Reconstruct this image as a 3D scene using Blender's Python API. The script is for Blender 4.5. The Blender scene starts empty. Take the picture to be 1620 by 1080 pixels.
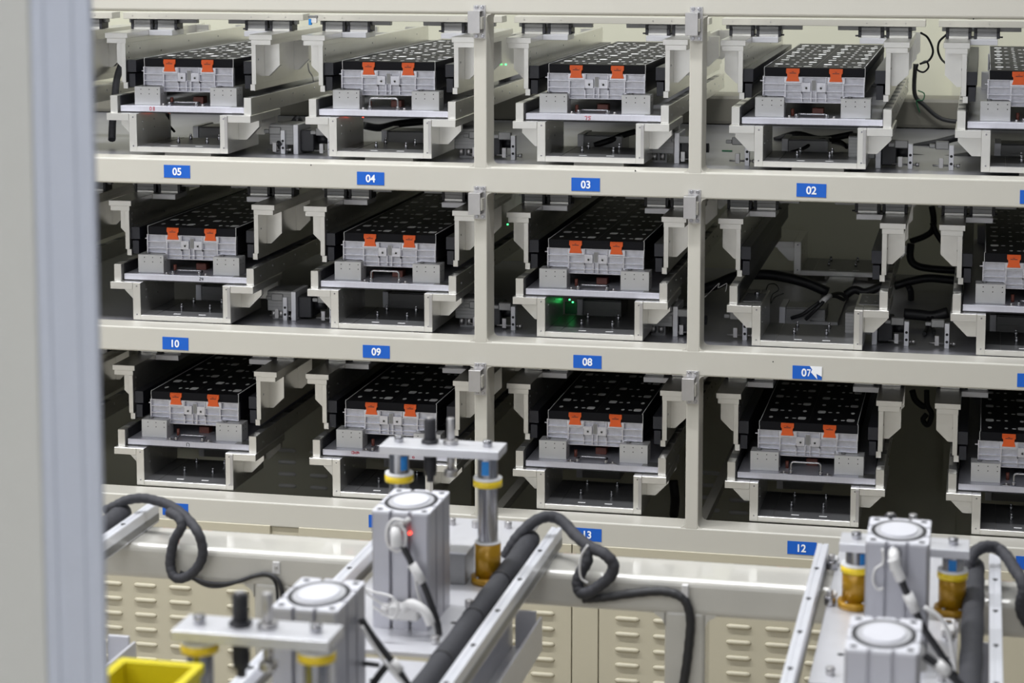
import bpy, bmesh, math, random
from mathutils import Vector, Matrix
random.seed(7)
PI = math.pi
D_ = bpy.data
scn = bpy.context.scene
COL = scn.collection

# ---------------------------------------------------------------- camera
CAM = Vector((2.40069, -5.78741, 2.4))
FPX, PX, PY = 3400.74, 813.6, 285.24
cam_d = D_.cameras.new('camera')
cam = D_.objects.new('camera', cam_d)
COL.objects.link(cam)
cam.location = CAM
cam.rotation_euler = (math.radians(83.0841), math.radians(0.0056), math.radians(12.3263))
cam_d.sensor_width = 36.0
cam_d.lens = 36.0 * FPX / 1620.0
cam_d.shift_x = (810 - PX) / 1620.0
cam_d.shift_y = (PY - 540) / 1620.0
cam_d.clip_start = 0.05
cam_d.dof.use_dof = True
cam_d.dof.focus_distance = 5.85
cam_d.dof.aperture_fstop = 5.0
scn.camera = cam

# ---------------------------------------------------------------- world, lights, exposure
w = D_.worlds.new('hall_ambient')
scn.world = w
w.use_nodes = True
bg = w.node_tree.nodes['Background']
bg.inputs[0].default_value = (0.80, 0.87, 1.0, 1)
bg.inputs[1].default_value = 0.20

def area(name, loc, size, power, target=None, col=(1.0, 0.98, 0.95)):
    l = D_.lights.new(name, 'AREA')
    l.shape = 'RECTANGLE'
    l.size, l.size_y = size
    l.energy = power
    l.color = col
    o = D_.objects.new(name, l)
    COL.objects.link(o)
    o.location = loc
    if target is not None:
        o.rotation_euler = (Vector(target) - Vector(loc)).to_track_quat('-Z', 'Y').to_euler()
    return o

# rows of ceiling tube lamps over the aisle and over the rack
for yy, pw in ((-9.2, 105), (-6.8, 40), (-4.2, 24), (-1.75, 165)):
    for xx in (-4.0, -1.2, 1.6):
        area('ceiling_lamp', (xx, yy, 5.2), (2.4, 0.30), pw, col=(0.97, 0.98, 1.0))
for xx in (-0.6, 1.3, 3.2):
    area('ceiling_lamp', (xx, 1.1, 4.4), (1.5, 0.35), 14, col=(0.97, 1.0, 0.93))

scn.view_settings.view_transform = 'Standard'
scn.view_settings.look = 'None'
scn.view_settings.gamma = 1
scn.view_settings.exposure = -0.21
scn.view_settings.use_curve_mapping = False

# ---------------------------------------------------------------- measuring: photo ray -> point of the place
RM = cam.rotation_euler.to_matrix()
def at(px, py, y=None, z=None, x=None):
    d = RM @ Vector(((px - PX) / FPX, -(py - PY) / FPX, -1))
    if y is not None: t = (y - CAM.y) / d.y
    elif z is not None: t = (z - CAM.z) / d.z
    else: t = (x - CAM.x) / d.x
    return CAM + d * t
S = 2.0 / 3.0                # rack unit -> metre
ZO = 1.73597                 # height of the top row's bracket foot
PITCH, ROW = 0.9, 0.739
def C(c, r):                 # origin of a bay (metres)
    return Vector((c * PITCH * S, 0, ZO - r * ROW * S))
def atu(px, py, yu):         # same ray, depth in rack units
    return at(px, py, y=yu * S)

# ---------------------------------------------------------------- materials
def mat(name, col, rough=0.5, metal=0.0, noise=0.0, nscale=40.0, bump=0.0, bscale=200.0, emit=None, estr=1.0, coat=0.0, stretch=None, spec=None, rnoise=0.0):
    m = D_.materials.new(name); m.use_nodes = True
    nt = m.node_tree; b = nt.nodes['Principled BSDF']
    b.inputs['Base Color'].default_value = (*col, 1)
    b.inputs['Roughness'].default_value = rough
    b.inputs['Metallic'].default_value = metal
    if spec is not None: b.inputs['Specular IOR Level'].default_value = spec
    if coat: b.inputs['Coat Weight'].default_value = coat
    tc = nt.nodes.new('ShaderNodeTexCoord')
    mp = nt.nodes.new('ShaderNodeMapping'); nt.links.new(tc.outputs['Object'], mp.inputs[0])
    if stretch: mp.inputs['Scale'].default_value = stretch
    n = nt.nodes.new('ShaderNodeTexNoise'); n.inputs['Scale'].default_value = nscale; n.inputs['Detail'].default_value = 4
    nt.links.new(mp.outputs[0], n.inputs['Vector'])
    if noise:
        r = nt.nodes.new('ShaderNodeMapRange')
        r.inputs['To Min'].default_value = 1 - noise; r.inputs['To Max'].default_value = 1 + noise
        nt.links.new(n.outputs['Fac'], r.inputs['Value'])
        mx = nt.nodes.new('ShaderNodeMix'); mx.data_type = 'RGBA'; mx.blend_type = 'MULTIPLY'
        mx.inputs['Factor'].default_value = 1
        mx.inputs['A'].default_value = (*col, 1)
        nt.links.new(r.outputs[0], mx.inputs['B'])
        nt.links.new(mx.outputs['Result'], b.inputs['Base Color'])
    if rnoise:
        r2 = nt.nodes.new('ShaderNodeMapRange')
        r2.inputs['To Min'].default_value = max(0, rough - rnoise); r2.inputs['To Max'].default_value = rough + rnoise
        nt.links.new(n.outputs['Fac'], r2.inputs['Value']); nt.links.new(r2.outputs[0], b.inputs['Roughness'])
    if bump:
        n2 = nt.nodes.new('ShaderNodeTexNoise'); n2.inputs['Scale'].default_value = bscale
        nt.links.new(mp.outputs[0], n2.inputs['Vector'])
        bp = nt.nodes.new('ShaderNodeBump'); bp.inputs['Strength'].default_value = bump; bp.inputs['Distance'].default_value = 0.001
        nt.links.new(n2.outputs['Fac'], bp.inputs['Height']); nt.links.new(bp.outputs[0], b.inputs['Normal'])
    if emit:
        b.inputs['Emission Color'].default_value = (*emit, 1); b.inputs['Emission Strength'].default_value = estr
    return m
def glass(name, col, rough=0.1, trans=0.8, ior=1.45):
    m = mat(name, col, rough); b = m.node_tree.nodes['Principled BSDF']
    b.inputs['Transmission Weight'].default_value = trans; b.inputs['IOR'].default_value = ior
    return m
M = dict(
    paint=mat('cream_paint', (0.51, 0.492, 0.435), 0.36, noise=0.03, nscale=3, bump=0.15, bscale=500),
    panel=mat('cabinet_paint', (0.47, 0.432, 0.325), 0.45, noise=0.03, nscale=4, bump=0.2, bscale=600),
    bar=mat('table_paint', (0.50, 0.485, 0.44), 0.22, noise=0.14, nscale=9, coat=1.0),
    wall=mat('back_panel_paint', (0.60, 0.59, 0.47), 0.55, noise=0.04, nscale=3),
    alu=mat('milled_aluminium', (0.66, 0.66, 0.69), 0.36, 0.5, noise=0.05, nscale=30, stretch=(1, 1, 8)),
    alud=mat('dull_aluminium', (0.27, 0.27, 0.27), 0.38, 0.6, noise=0.08, nscale=25),
    brack=mat('bead_blasted_aluminium', (0.76, 0.75, 0.72), 0.29, 0.92, noise=0.05, nscale=35),
    plate=mat('pallet_aluminium', (0.58, 0.58, 0.645), 0.38, 0.5, noise=0.06, nscale=30, stretch=(8, 1, 1)),
    block=mat('support_block', (0.62, 0.62, 0.62), 0.45, 0.35, noise=0.04, nscale=30),
    cast=mat('cast_aluminium', (0.72, 0.72, 0.78), 0.27, 0.6, noise=0.16, nscale=45, bump=0.3, bscale=90),
    castweb=mat('darker_pocket', (0.57, 0.57, 0.62), 0.42, 0.5, noise=0.25, nscale=60, bump=0.4, bscale=120),  # pockets darker and rougher than the ribs, so the ribs stand out
    steel=mat('polished_steel', (0.42, 0.42, 0.44), 0.22, 1.0),
    steelb=mat('brushed_steel', (0.50, 0.49, 0.49), 0.38, 0.9, noise=0.12, nscale=30),
    black=mat('black_plastic', (0.018, 0.018, 0.022), 0.42, noise=0.1),
    cover=mat('black_cover', (0.011, 0.011, 0.014), 0.5, noise=0.1, nscale=25, spec=0.12),
    barblk=mat('black_bar', (0.020, 0.021, 0.030), 0.38, noise=0.1, nscale=20),
    dark=mat('dark_hole', (0.01, 0.01, 0.012), 0.7),
    term=mat('terminal_tab', (0.92, 0.92, 0.92), 0.45, 0.0, noise=0.15, nscale=120),
    orange=mat('orange_plastic', (0.90, 0.13, 0.015), 0.40, noise=0.04),
    film=mat('white_edge', (0.82, 0.82, 0.82), 0.35),
    blue=mat('blue_label', (0.0, 0.098, 0.50), 0.45, noise=0.04, nscale=60),
    white=mat('white_print', (0.85, 0.86, 0.88), 0.5),
    red=mat('red_marker', (0.45, 0.02, 0.05), 0.6),
    ink=mat('black_marker', (0.03, 0.03, 0.04), 0.6),
    floorp=mat('shelf_steel', (0.34, 0.34, 0.37), 0.35, 0.5, noise=0.12, nscale=8),
    duct=mat('duct_paint', (0.20, 0.19, 0.155), 0.5, noise=0.1, nscale=10),
    inner=mat('dark_plate', (0.20, 0.20, 0.205), 0.35, 0.6, noise=0.10, nscale=12),
    cable=mat('black_cable', (0.016, 0.016, 0.018), 0.5, noise=0.2, nscale=60),
    sleeve=mat('braided_sleeve', (0.032, 0.032, 0.038), 0.72, noise=0.35, nscale=90, bump=0.9, bscale=420),
    brown=mat('brown_connector', (0.16, 0.045, 0.03), 0.5),
    hall=mat('hall_floor_paint', (0.34, 0.31, 0.25), 0.25, noise=0.06, nscale=3),
    cyl=mat('anodised_body', (0.46, 0.46, 0.50), 0.38, 0.6, noise=0.03, nscale=30),
    cyltop=mat('cylinder_face', (0.64, 0.64, 0.68), 0.38, 0.15, noise=0.03),
    rail=mat('rail_aluminium', (0.84, 0.85, 0.90), 0.33, 0.55, noise=0.04, nscale=20),
    yellow=mat('yellow_plastic', (0.86, 0.62, 0.02), 0.35, noise=0.05),
    bin=mat('yellow_bin', (0.66, 0.56, 0.008), 0.45, noise=0.05),
    amber=mat('amber_sleeve', (0.36, 0.19, 0.006), 0.28, 0.2, noise=0.15, nscale=60),
    bluep=mat('blue_sticker', (0.02, 0.22, 0.60), 0.4),
    fit=mat('white_fitting', (0.62, 0.61, 0.60), 0.35),
    led=mat('red_led', (1, 0.05, 0.03), 0.4, emit=(1, 0.04, 0.02), estr=9),
    gled=mat('green_led', (0.05, 1, 0.2), 0.4, emit=(0.05, 1, 0.2), estr=6),
    pcb=mat('green_board', (0.01, 0.13, 0.05), 0.4, noise=0.3, nscale=150),
    cap=mat('piston_face', (0.46, 0.46, 0.48), 0.35, 0.2, noise=0.04, nscale=20),
    hallw=mat('hall_wall_paint', (0.85, 0.86, 0.88), 0.6, noise=0.02, nscale=3),
    post=mat('post_aluminium', (0.46, 0.49, 0.57), 0.40, 0.1, noise=0.02),
    door=mat('screen_panel', (0.50, 0.50, 0.475), 0.5, noise=0.02),
)

# ---------------------------------------------------------------- mesh builder
class MB:
    def __init__(s): s.bm = bmesh.new(); s.mi = 0
    def use(s, i): s.mi = i; return s
    def _merge(s, t):
        for f in t.faces: f.material_index = s.mi
        me = D_.meshes.new('tmp'); t.to_mesh(me); t.free(); s.bm.from_mesh(me); D_.meshes.remove(me)
    def box(s, x0, x1, y0, y1, z0, z1, bev=0.0, seg=1):
        if x0 > x1: x0, x1 = x1, x0
        if y0 > y1: y0, y1 = y1, y0
        if z0 > z1: z0, z1 = z1, z0
        t = bmesh.new()
        vs = [t.verts.new(v) for v in ((x0, y0, z0), (x1, y0, z0), (x1, y1, z0), (x0, y1, z0), (x0, y0, z1), (x1, y0, z1), (x1, y1, z1), (x0, y1, z1))]
        for f in ((0, 3, 2, 1), (4, 5, 6, 7), (0, 1, 5, 4), (1, 2, 6, 5), (2, 3, 7, 6), (3, 0, 4, 7)):
            t.faces.new([vs[i] for i in f])
        if bev: bmesh.ops.bevel(t, geom=t.edges[:], offset=bev, segments=seg, profile=0.5, affect='EDGES')
        s._merge(t); return s
    def prism(s, pts, a0, a1, axis='y', bev=0.0):
        # pts in the plane normal to axis: y -> (x,z), x -> (y,z), z -> (x,y)
        t = bmesh.new()
        def P(p, a): return {'y': (p[0], a, p[1]), 'x': (a, p[0], p[1]), 'z': (p[0], p[1], a)}[axis]
        A = [t.verts.new(P(p, a0)) for p in pts]; B = [t.verts.new(P(p, a1)) for p in pts]
        t.faces.new(A); t.faces.new(B[::-1]); n = len(pts)
        for i in range(n): t.faces.new([A[i], B[i], B[(i + 1) % n], A[(i + 1) % n]])
        bmesh.ops.recalc_face_normals(t, faces=t.faces[:])
        if bev: bmesh.ops.bevel(t, geom=t.edges[:], offset=bev, segments=1, profile=0.5, affect='EDGES')
        s._merge(t); return s
    def cyl(s, p, r, h, axis='z', n=16, r2=None, bev=0.0):
        t = bmesh.new()
        bmesh.ops.create_cone(t, cap_ends=True, segments=n, radius1=r, radius2=r if r2 is None else r2, depth=h)
        bmesh.ops.translate(t, verts=t.verts[:], vec=(0, 0, h / 2))
        if bev: bmesh.ops.bevel(t, geom=[e for e in t.edges if abs(e.verts[0].co.z - e.verts[1].co.z) < 1e-6], offset=bev, segments=2, profile=0.5, affect='EDGES')
        R = {'z': Matrix.Identity(3), 'y': Matrix.Rotation(-PI / 2, 3, 'X'), 'x': Matrix.Rotation(PI / 2, 3, 'Y')}[axis]
        bmesh.ops.rotate(t, verts=t.verts[:], matrix=R, cent=(0, 0, 0))
        bmesh.ops.translate(t, verts=t.verts[:], vec=p)
        for f in t.faces: f.smooth = len(f.verts) == 4
        s._merge(t); return s
    def ring(s, p, ro, ri, h, n=32):
        t = bmesh.new(); L = []
        for (r, z) in ((ri, 0), (ro, 0), (ro, h), (ri, h)):
            L.append([t.verts.new((p[0] + r * math.cos(2 * PI * i / n), p[1] + r * math.sin(2 * PI * i / n), p[2] + z)) for i in range(n)])
        for k in range(4):
            a, b = L[k], L[(k + 1) % 4]
            for i in range(n):
                f = t.faces.new([a[i], a[(i + 1) % n], b[(i + 1) % n], b[i]]); f.smooth = k in (1, 3)
        bmesh.ops.recalc_face_normals(t, faces=t.faces[:])
        s._merge(t); return s
    def tube(s, pts, r, n=8, sub=6, wob=0.0, cap=True):
        P = [Vector(p) for p in pts]
        if sub > 1 and len(P) > 2:
            Q = []; E = [P[0] * 2 - P[1]] + P + [P[-1] * 2 - P[-2]]
            for i in range(1, len(E) - 2):
                a, b, c, d = E[i - 1:i + 3]
                for k in range(sub):
                    u = k / sub
                    Q.append(0.5 * ((2 * b) + (c - a) * u + (2 * a - 5 * b + 4 * c - d) * u * u + (3 * b - a - 3 * c + d) * u ** 3))
            Q.append(P[-1]); P = Q
        t = bmesh.new(); rings = []
        up = Vector((0, 0, 1))
        tan0 = (P[1] - P[0]).normalized()
        nx = tan0.cross(up) if abs(tan0.z) < 0.95 else tan0.cross(Vector((1, 0, 0)))
        nx.normalize()
        for i, p in enumerate(P):
            tn = (P[min(i + 1, len(P) - 1)] - P[max(i - 1, 0)]).normalized()
            nx = (nx - tn * nx.dot(tn)).normalized(); ny = tn.cross(nx)
            rr = r * (1 + (wob * math.sin(i * 1.7) if wob else 0))
            rings.append([t.verts.new(p + (nx * math.cos(2 * PI * k / n) + ny * math.sin(2 * PI * k / n)) * rr) for k in range(n)])
        for a, b in zip(rings, rings[1:]):
            for k in range(n):
                f = t.faces.new([a[k], a[(k + 1) % n], b[(k + 1) % n], b[k]]); f.smooth = True
        if cap: t.faces.new(rings[0][::-1]); t.faces.new(rings[-1])
        bmesh.ops.recalc_face_normals(t, faces=t.faces[:])
        s._merge(t); return s
    def quadgrid(s, x0, x1, z0, z1, y): return s.box(x0, x1, y, y + 0.001, z0, z1)
    def build(s, name, m, parent=None, scale=1.0, org=None):
        # coordinates given in the thing's frame (times scale); org = world origin to subtract
        if scale != 1.0: bmesh.ops.scale(s.bm, vec=(scale,) * 3, verts=s.bm.verts[:])
        if org is not None: bmesh.ops.translate(s.bm, vec=-Vector(org), verts=s.bm.verts[:])
        me = D_.meshes.new(name); s.bm.to_mesh(me); s.bm.free()
        for q in (m if isinstance(m, (list, tuple)) else [m]): me.materials.append(M[q])
        o = D_.objects.new(name, me); COL.objects.link(o)
        if parent is not None: o.parent = parent
        return o

def each(b, name, m, parent, scale=S):
    # every loose piece becomes a part of its own
    bm = b.bm; left = set(bm.verts); n = 0
    bm.verts.index_update()
    groups = []
    while left:
        st = [left.pop()]; isl = [st[0]]
        while st:
            v = st.pop()
            for e in v.link_edges:
                o = e.other_vert(v)
                if o in left: left.discard(o); st.append(o); isl.append(o)
        groups.append(set(isl))
    out = []
    for g in groups:
        nb = bmesh.new(); mp = {v: nb.verts.new(v.co) for v in g}
        for f in {f for v in g for f in v.link_faces}:
            nf = nb.faces.new([mp[v] for v in f.verts]); nf.smooth = f.smooth
        k = MB(); k.bm.free(); k.bm = nb
        out.append(k.build(name, m, parent, scale=scale))
    bm.free()
    return out
def tag(o, label, cat, group=None):
    o['label'] = label; o['category'] = cat
    if group: o['group'] = group
    return o
def thing(name, label, cat, loc=(0, 0, 0), group=None):
    o = D_.objects.new(name, None); COL.objects.link(o); o.location = loc; o.empty_display_size = 0.05
    return tag(o, label, cat, group)
def solo(mb, name, m, label, cat, group=None, origin=None):
    # a thing that is one mesh: origin at its lowest centre
    vs = mb.bm.verts
    if origin is None:
        xs = [v.co.x for v in vs]; ys = [v.co.y for v in vs]; zs = [v.co.z for v in vs]
        origin = Vector(((min(xs) + max(xs)) / 2, (min(ys) + max(ys)) / 2, min(zs)))
    o = mb.build(name, m, org=origin); o.location = origin
    return tag(o, label, cat, group)
def kids(o): return [c for c in D_.objects if c.parent is o]
def dup(root, loc, label, group=None):
    r = root.copy(); COL.objects.link(r); r.location = loc; r['label'] = label
    if group: r['group'] = group
    def rec(src, dst):
        for ch in kids(src):
            c = ch.copy(); COL.objects.link(c); c.parent = dst
            rec(ch, c)
    rec(root, r)
    return r
def struct(o): 
    o['kind'] = 'structure'; return o
def text_mesh(txt, size, name, m, offset=0.0, depth=0.0004, sx=1.0):
    cu = D_.curves.new('t', 'FONT'); cu.body = txt; cu.size = size; cu.align_x = 'CENTER'; cu.align_y = 'CENTER'
    cu.offset = offset; cu.extrude = depth; cu.resolution_u = 6
    ob = D_.objects.new('t', cu); COL.objects.link(ob)
    dg = bpy.context.evaluated_depsgraph_get(); dg.update()
    me = D_.meshes.new_from_object(ob.evaluated_get(dg))
    D_.objects.remove(ob); D_.curves.remove(cu)
    me.transform(Matrix.Rotation(PI / 2, 4, 'X') @ Matrix.Diagonal((sx, 1, 1, 1)))
    # centre on its box
    xs = [v.co.x for v in me.vertices]; zs = [v.co.z for v in me.vertices]
    me.transform(Matrix.Translation((-(min(xs) + max(xs)) / 2, 0, -(min(zs) + max(zs)) / 2)))
    me.name = name; me.materials.clear(); me.materials.append(M[m])
    o = D_.objects.new(name, me); COL.objects.link(o); return o


# ================================================================ setting
b = MB(); b.box(-6, 9, -10.3, 6, -0.05, 0.0)
struct(b.build('floor', 'hall'))
b = MB(); b.box(-6, 9, 3.2, 3.3, 0, 6.0)
struct(b.build('wall_back', 'door'))
struct(MB().box(-6, 9, -10.3, -10.2, 0, 6.0).build('wall_front', 'hallw'))

U0, U1 = -1.32, 5.2                       # ends of the rack, rack units
YF = -0.15
TM_ = dict(scale=S)
def up(bld, name, m, parent): return bld.build(name, m, parent, scale=S)
def rz(v): return v                      # rack z (relative to top row foot)

# ---- rack frame: one welded thing
rack = thing('rack_frame', 'large cream steel rack frame with crossbeams, posts and dark bays', 'rack', (0, 0, ZO))
def beam(z0, z1, y0=YF, y1=-0.012, bev=0.007):
    return MB().box(U0, U1, y0, y1, z0, z1, bev, 3)
up(beam(0.613, 0.86, bev=0.012), 'crossbeam', 'paint', rack)
up(beam(-0.119, -0.0105), 'crossbeam', 'paint', rack)
up(beam(-0.845, -0.7385), 'crossbeam', 'paint', rack)
up(beam(-1.585, -1.478), 'crossbeam', 'paint', rack)
UPR = ((1.567, 1.621), (2.453, 2.506), (U0, U0 + 0.06), (U1 - 0.06, U1))
OPEN = ((-0.0105, 0.613), (-0.7385, -0.119), (-1.478, -0.845))
for (a, c) in UPR:
    for (z0, z1) in OPEN:
        b = MB().box(a, c, YF + 0.0005, -0.012, z0 - .01, z1 + .01, 0.004, 2)
        rr = 0.018
        for (xc, sx) in ((a, -1), (c, 1)):          # welded fillets in the corners of the opening
            for (zc, sz) in ((z0, 1), (z1, -1)):
                pts = [(xc - sx * .003, zc - sz * .003), (xc + sx * rr, zc - sz * .003)]
                for k in range(6):
                    th = k / 5 * PI / 2
                    pts.append((xc + sx * (rr - rr * math.sin(th)), zc + sz * (rr - rr * math.cos(th))))
                pts.append((xc - sx * .003, zc + sz * rr))
                b.prism(pts, YF + 0.002, -0.014)
        up(b, 'upright', 'paint', rack)
# rear posts, side and rear sheet, shelf plates
for x in (-1.29, 0.9, 2.05, 3.45, 4.6):
    up(MB().box(x, x + .07, 2.28, 2.36, -2.55, 0.86), 'rear_post', 'wall', rack)
up(MB().box(U0, U1, 2.36, 2.375, -2.55, 1.15), 'rear_panel', 'wall', rack)
for x in (U0 + .002, U1 - .012):
    up(MB().box(x, x + .01, -0.01, 2.36, -2.55, 0.62), 'end_panel', 'wall', rack)
for z in (-0.034, -0.773):
    up(MB().box(U0 + .01, U1 - .01, -0.011, 2.08, z, z + .012), 'shelf_plate', 'floorp', rack)
for x in (1.575, 2.46):
    for z in (-1.53, -0.80, -.07):
        up(MB().box(x, x + .04, -0.01, 2.28, z - .04, z - 0.002 if z < -1 else z + .02), 'depth_rail', 'paint', rack)
for z in (-.021,):
    up(MB().box(U0 + .08, U1 - .08, 1.98, 2.2, z, z + .15, .02, 2), 'added_dark_duct', 'duct', rack)  # dark duct shape added low at the back to darken the rails' reflections
# small screw holes on the beams
b = MB()
for (px, py) in ((492, 261), (1005, 270), (1223, 572), (1540, 30)):
    p = at(px, py, y=YF * S); b.cyl((p.x / S, YF - .001, (p.z - ZO) / S), .0028, .004, 'y', 8)
each(b, 'screw_hole', 'dark', rack)

# ---- base cabinet under the rack
cab = thing('base_cabinet', 'cream louvred sheet metal cabinet below the rack bays', 'cabinet', (0, 0, 0))
cy = -0.1
zt = 0.688
MB().box(U0 * S, U1 * S, cy + .007, cy + .05, 0.06, 0.678).build('carcass', 'panel', cab)
MB().box(U0 * S + .02, U1 * S - .02, cy + .03, cy + .09, 0.0, 0.07).build('plinth', 'dark', cab)
def louvre(b, x0, z, wd=0.069, y=cy):
    # pressed vent: a rounded hood with tapering ends
    h = 0.0150; d = 0.0085; n = 6
    t = bmesh.new(); rings = []
    r = h / 2
    xs = [0, .12, .35, .7, 1.0]
    prof = [(x0 + r * 1.6 * u, math.sqrt(max(0.02, 1 - (1 - u) ** 2))) for u in xs] + [(x0 + wd - r * 1.6 * u, math.sqrt(max(0.02, 1 - (1 - u) ** 2))) for u in reversed(xs)]
    for (xx, k) in prof:
        ring = []
        for q in range(n + 1):
            th = PI * q / n
            ring.append(t.verts.new((xx, y + .0004 - d * k * math.sin(th), z + r * k * math.cos(th))))
        rings.append(ring)
    for a, c in zip(rings, rings[1:]):
        for q in range(n):
            f = t.faces.new([a[q], a[q + 1], c[q + 1], c[q]]); f.smooth = True
        t.faces.new([a[n], a[0], c[0], c[n]])
    t.faces.new(rings[0]); t.faces.new(rings[-1][::-1])
    bmesh.ops.recalc_face_normals(t, faces=t.faces[:])
    b._merge(t)
LZ = [0.483 - 0.0443 * k for k in range(10)]
doors = [(-.62, 0.445, (-.50, -.39, -0.078, 0.028, .135, .31)), (0.530, 1.3205, (.60, .71, 0.99, 1.098, 1.205)),
         (1.399, 2.18, (1.444, 1.550, 1.752, 1.858, 1.965)), (2.25, 3.05, (2.30, 2.41, 2.70, 2.81, 2.92))]
for (a, c, lv) in doors:
    b = MB().box(a, c, cy - .004, cy + .006, 0.08, zt - .004, 0.0015)
    for lx in lv:
        for z in LZ: louvre(b, lx, z, y=cy - .004)
    b.build('louvred_door', 'panel', cab)
MB().box(1.3235, 1.396, cy - .004, cy + .006, 0.08, zt - .004, 0.0015).build('filler_strip', 'panel', cab)

# louvred rear doors seen through the bottom row
vent = thing('rear_vent_panel', 'dark rear panel with slim louvres seen through the bottom row of bays', 'panel', (0, 0, 0))
yb = 2.34 * S
b = MB().box(U0 * S + .03, U1 * S - .03, yb - .012, yb - .002, .04, 0.86).use(1)
for (px, py0, n) in ((453, 712, 4), (503, 715, 4), (1123, 748, 5), (1168, 752, 5), (1340, 792, 2)):
    p = at(px, py0, y=yb - .012)
    for k in range(n): louvre(b, p.x - .032, p.z - .0443 * k, y=yb - .012)
b.build('louvred_sheet', ('wall', 'film'), vent)

# ---- number labels on the beams
BAY = {(0, 0): 'bay 05', (1, 0): 'bay 04', (2, 0): 'bay 03', (3, 0): 'bay 02', (4, 0): 'the top bay at the right edge',
       (0, 1): 'bay 10', (1, 1): 'bay 09', (2, 1): 'bay 08', (3, 1): 'empty bay 07', (4, 1): 'the middle bay at the right edge',
       (0, 2): 'bay 15', (1, 2): 'bay 14', (2, 2): 'bay 13', (3, 2): 'bay 12', (4, 2): 'the bottom bay at the right edge',
       (-1, 0): 'the top bay by the left post', (-1, 1): 'the middle bay by the left post', (-1, 2): 'the bottom bay by the left post'}
LAB = [('05', 280, 271.2, 0.3), ('04', 586.3, 282.2, .3), ('03', 926.5, 291.8, 0), ('02', 1283.6, 301, .8), ('', 1638, 312, 0), ('10', 277.6, 543.2, .4), ('09', 595.3, 556.2, 0),
       ('08', 929.3, 572.2, 0), ('07', 1277, 589.2, 0), ('', 1633.5, 602, 0), ('15', 277.5, 805.5, 0), ('14', 604.5, 825, 0), ('13', 929.5, 845.5, .5), ('12', 1268.6, 866.8, 0), ('', 1631, 891, 0)]
wh = {0: 'top', 1: 'middle', 2: 'bottom'}
for i, (t, px, py, rot) in enumerate(LAB):
    p = at(px, py, y=YF * S - .0006)
    r = i // 5
    lb = 'blue number label reading %s on the %s beam' % (t, ('second', 'third', 'lowest')[r]) if t else 'blue label cut off by the right edge on the %s beam' % ('second', 'third', 'lowest')[r]
    if t == '07': lb = 'blue number label reading 07 with a torn peeling corner'
    T = thing('number_label', lb, 'label', p, 'blue number labels on the beams')
    T.rotation_euler = (0, math.radians(rot), 0)
    hw, hh = 0.0392, 0.0180
    if t == '07':
        MB().prism([(-hw, -hh), (hw, -hh), (hw, -hh * .55), (hw * .62, -hh * .12), (hw * .36, hh * .55), (hw * .2, hh), (-hw, hh)], -.0006, .0004).build('backing', 'blue', T)
        MB().prism([(hw * .18, hh), (hw * .34, hh * .5), (hw * .25, hh * .1), (hw * .7, -hh * .95), (hw * .62, -hh * .1), (hw, -hh * .5), (hw, hh)], -.0018, -.0007).build('peeled_corner', 'white', T)
        tm = text_mesh('0', 0.0290, 'number', 'white', .0007, sx=.95); tm.parent = T; tm.location = (-.0085, -.001, 0)
        tm = MB().prism([(-.0005, .0095), (.0098, .0095), (.0085, .0062), (-.0005, .0062)], -.0012, -.0006).prism([(.006, .007), (.009, .007), (.0045, -.0095), (.0012, -.0095)], -.0012, -.0006).build('number', 'white', T)
    else:
        MB().box(-hw, hw, -.0006, .0004, -hh, hh).build('backing', 'blue', T)
        if t:
            tm = text_mesh(t, 0.0290, 'number', 'white', .0007, sx=.95); tm.parent = T; tm.location = (0, -.001, 0)

# ---- steel door stop boxes on the uprights
def stop_box():
    T = thing('steel_bracket', 'x', 'bracket')
    b = MB().box(-.0255, .0255, -.052, -.0493, 0, .09, .0008).box(-.0255, .0255, -.05, -.001, .0873, .09, .0005).box(-.0255, .0255, -.05, -.001, 0, .0027, .0005)
    up(b, 'cover', 'steelb', T)
    b = MB().box(-.013, .038, -.0035, -.0005, .0925, .113, .0005).box(-.013, .038, -.0035, -.0005, -.0235, -.003, .0005).box(-.013, .038, -.0035, -.0005, -.004, .093, .0003)
    up(b, 'mounting_plate', 'steelb', T)
    for x in (0, .025):
        for z in (.103, -.013):
            bb = up(MB().cyl((x, -.0085, z), .0075, .0055, 'y', 12, bev=.0008), 'screw', 'steel', T)
    up(MB().box(.008, .031, -.042, -.0036, .016, .066, .001), 'bumper', 'paint', T)
    return T
sb = stop_box(); first = True
for ui, ux in enumerate((1.567 + .013, 2.4535 + .013)):
    for r in range(3):
        py = ((17.5, 305, 585.5), (20.5, 311, 599))[ui][r]; px = (741, 1088)[ui]
        p = at(px, py, y=(YF - .05) * S)
        loc = Vector((ux * S, YF * S, p.z - .09 * S))
        lb = 'brushed steel box bracket on the %s post beside the %s bays' % (('left', 'right')[ui], wh[r])
        if first: sb.location = loc; sb['label'] = lb; sb['group'] = 'steel box brackets on the rack posts'; first = False
        else: dup(sb, loc, lb)

# ================================================================ bay equipment (rack units, bay origin = foot corner of the carrier)
CX = 0.2245                                # symmetry axis of a bay
def mir(x): return 2 * CX - x
def mbox(b, sgn, x0, x1, *a, **k):
    if sgn > 0: x0, x1 = mir(x1), mir(x0)
    return b.box(x0, x1, *a, **k)
def mpts(sgn, pts): return pts if sgn < 0 else [(mir(x), z) for x, z in pts]

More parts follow.
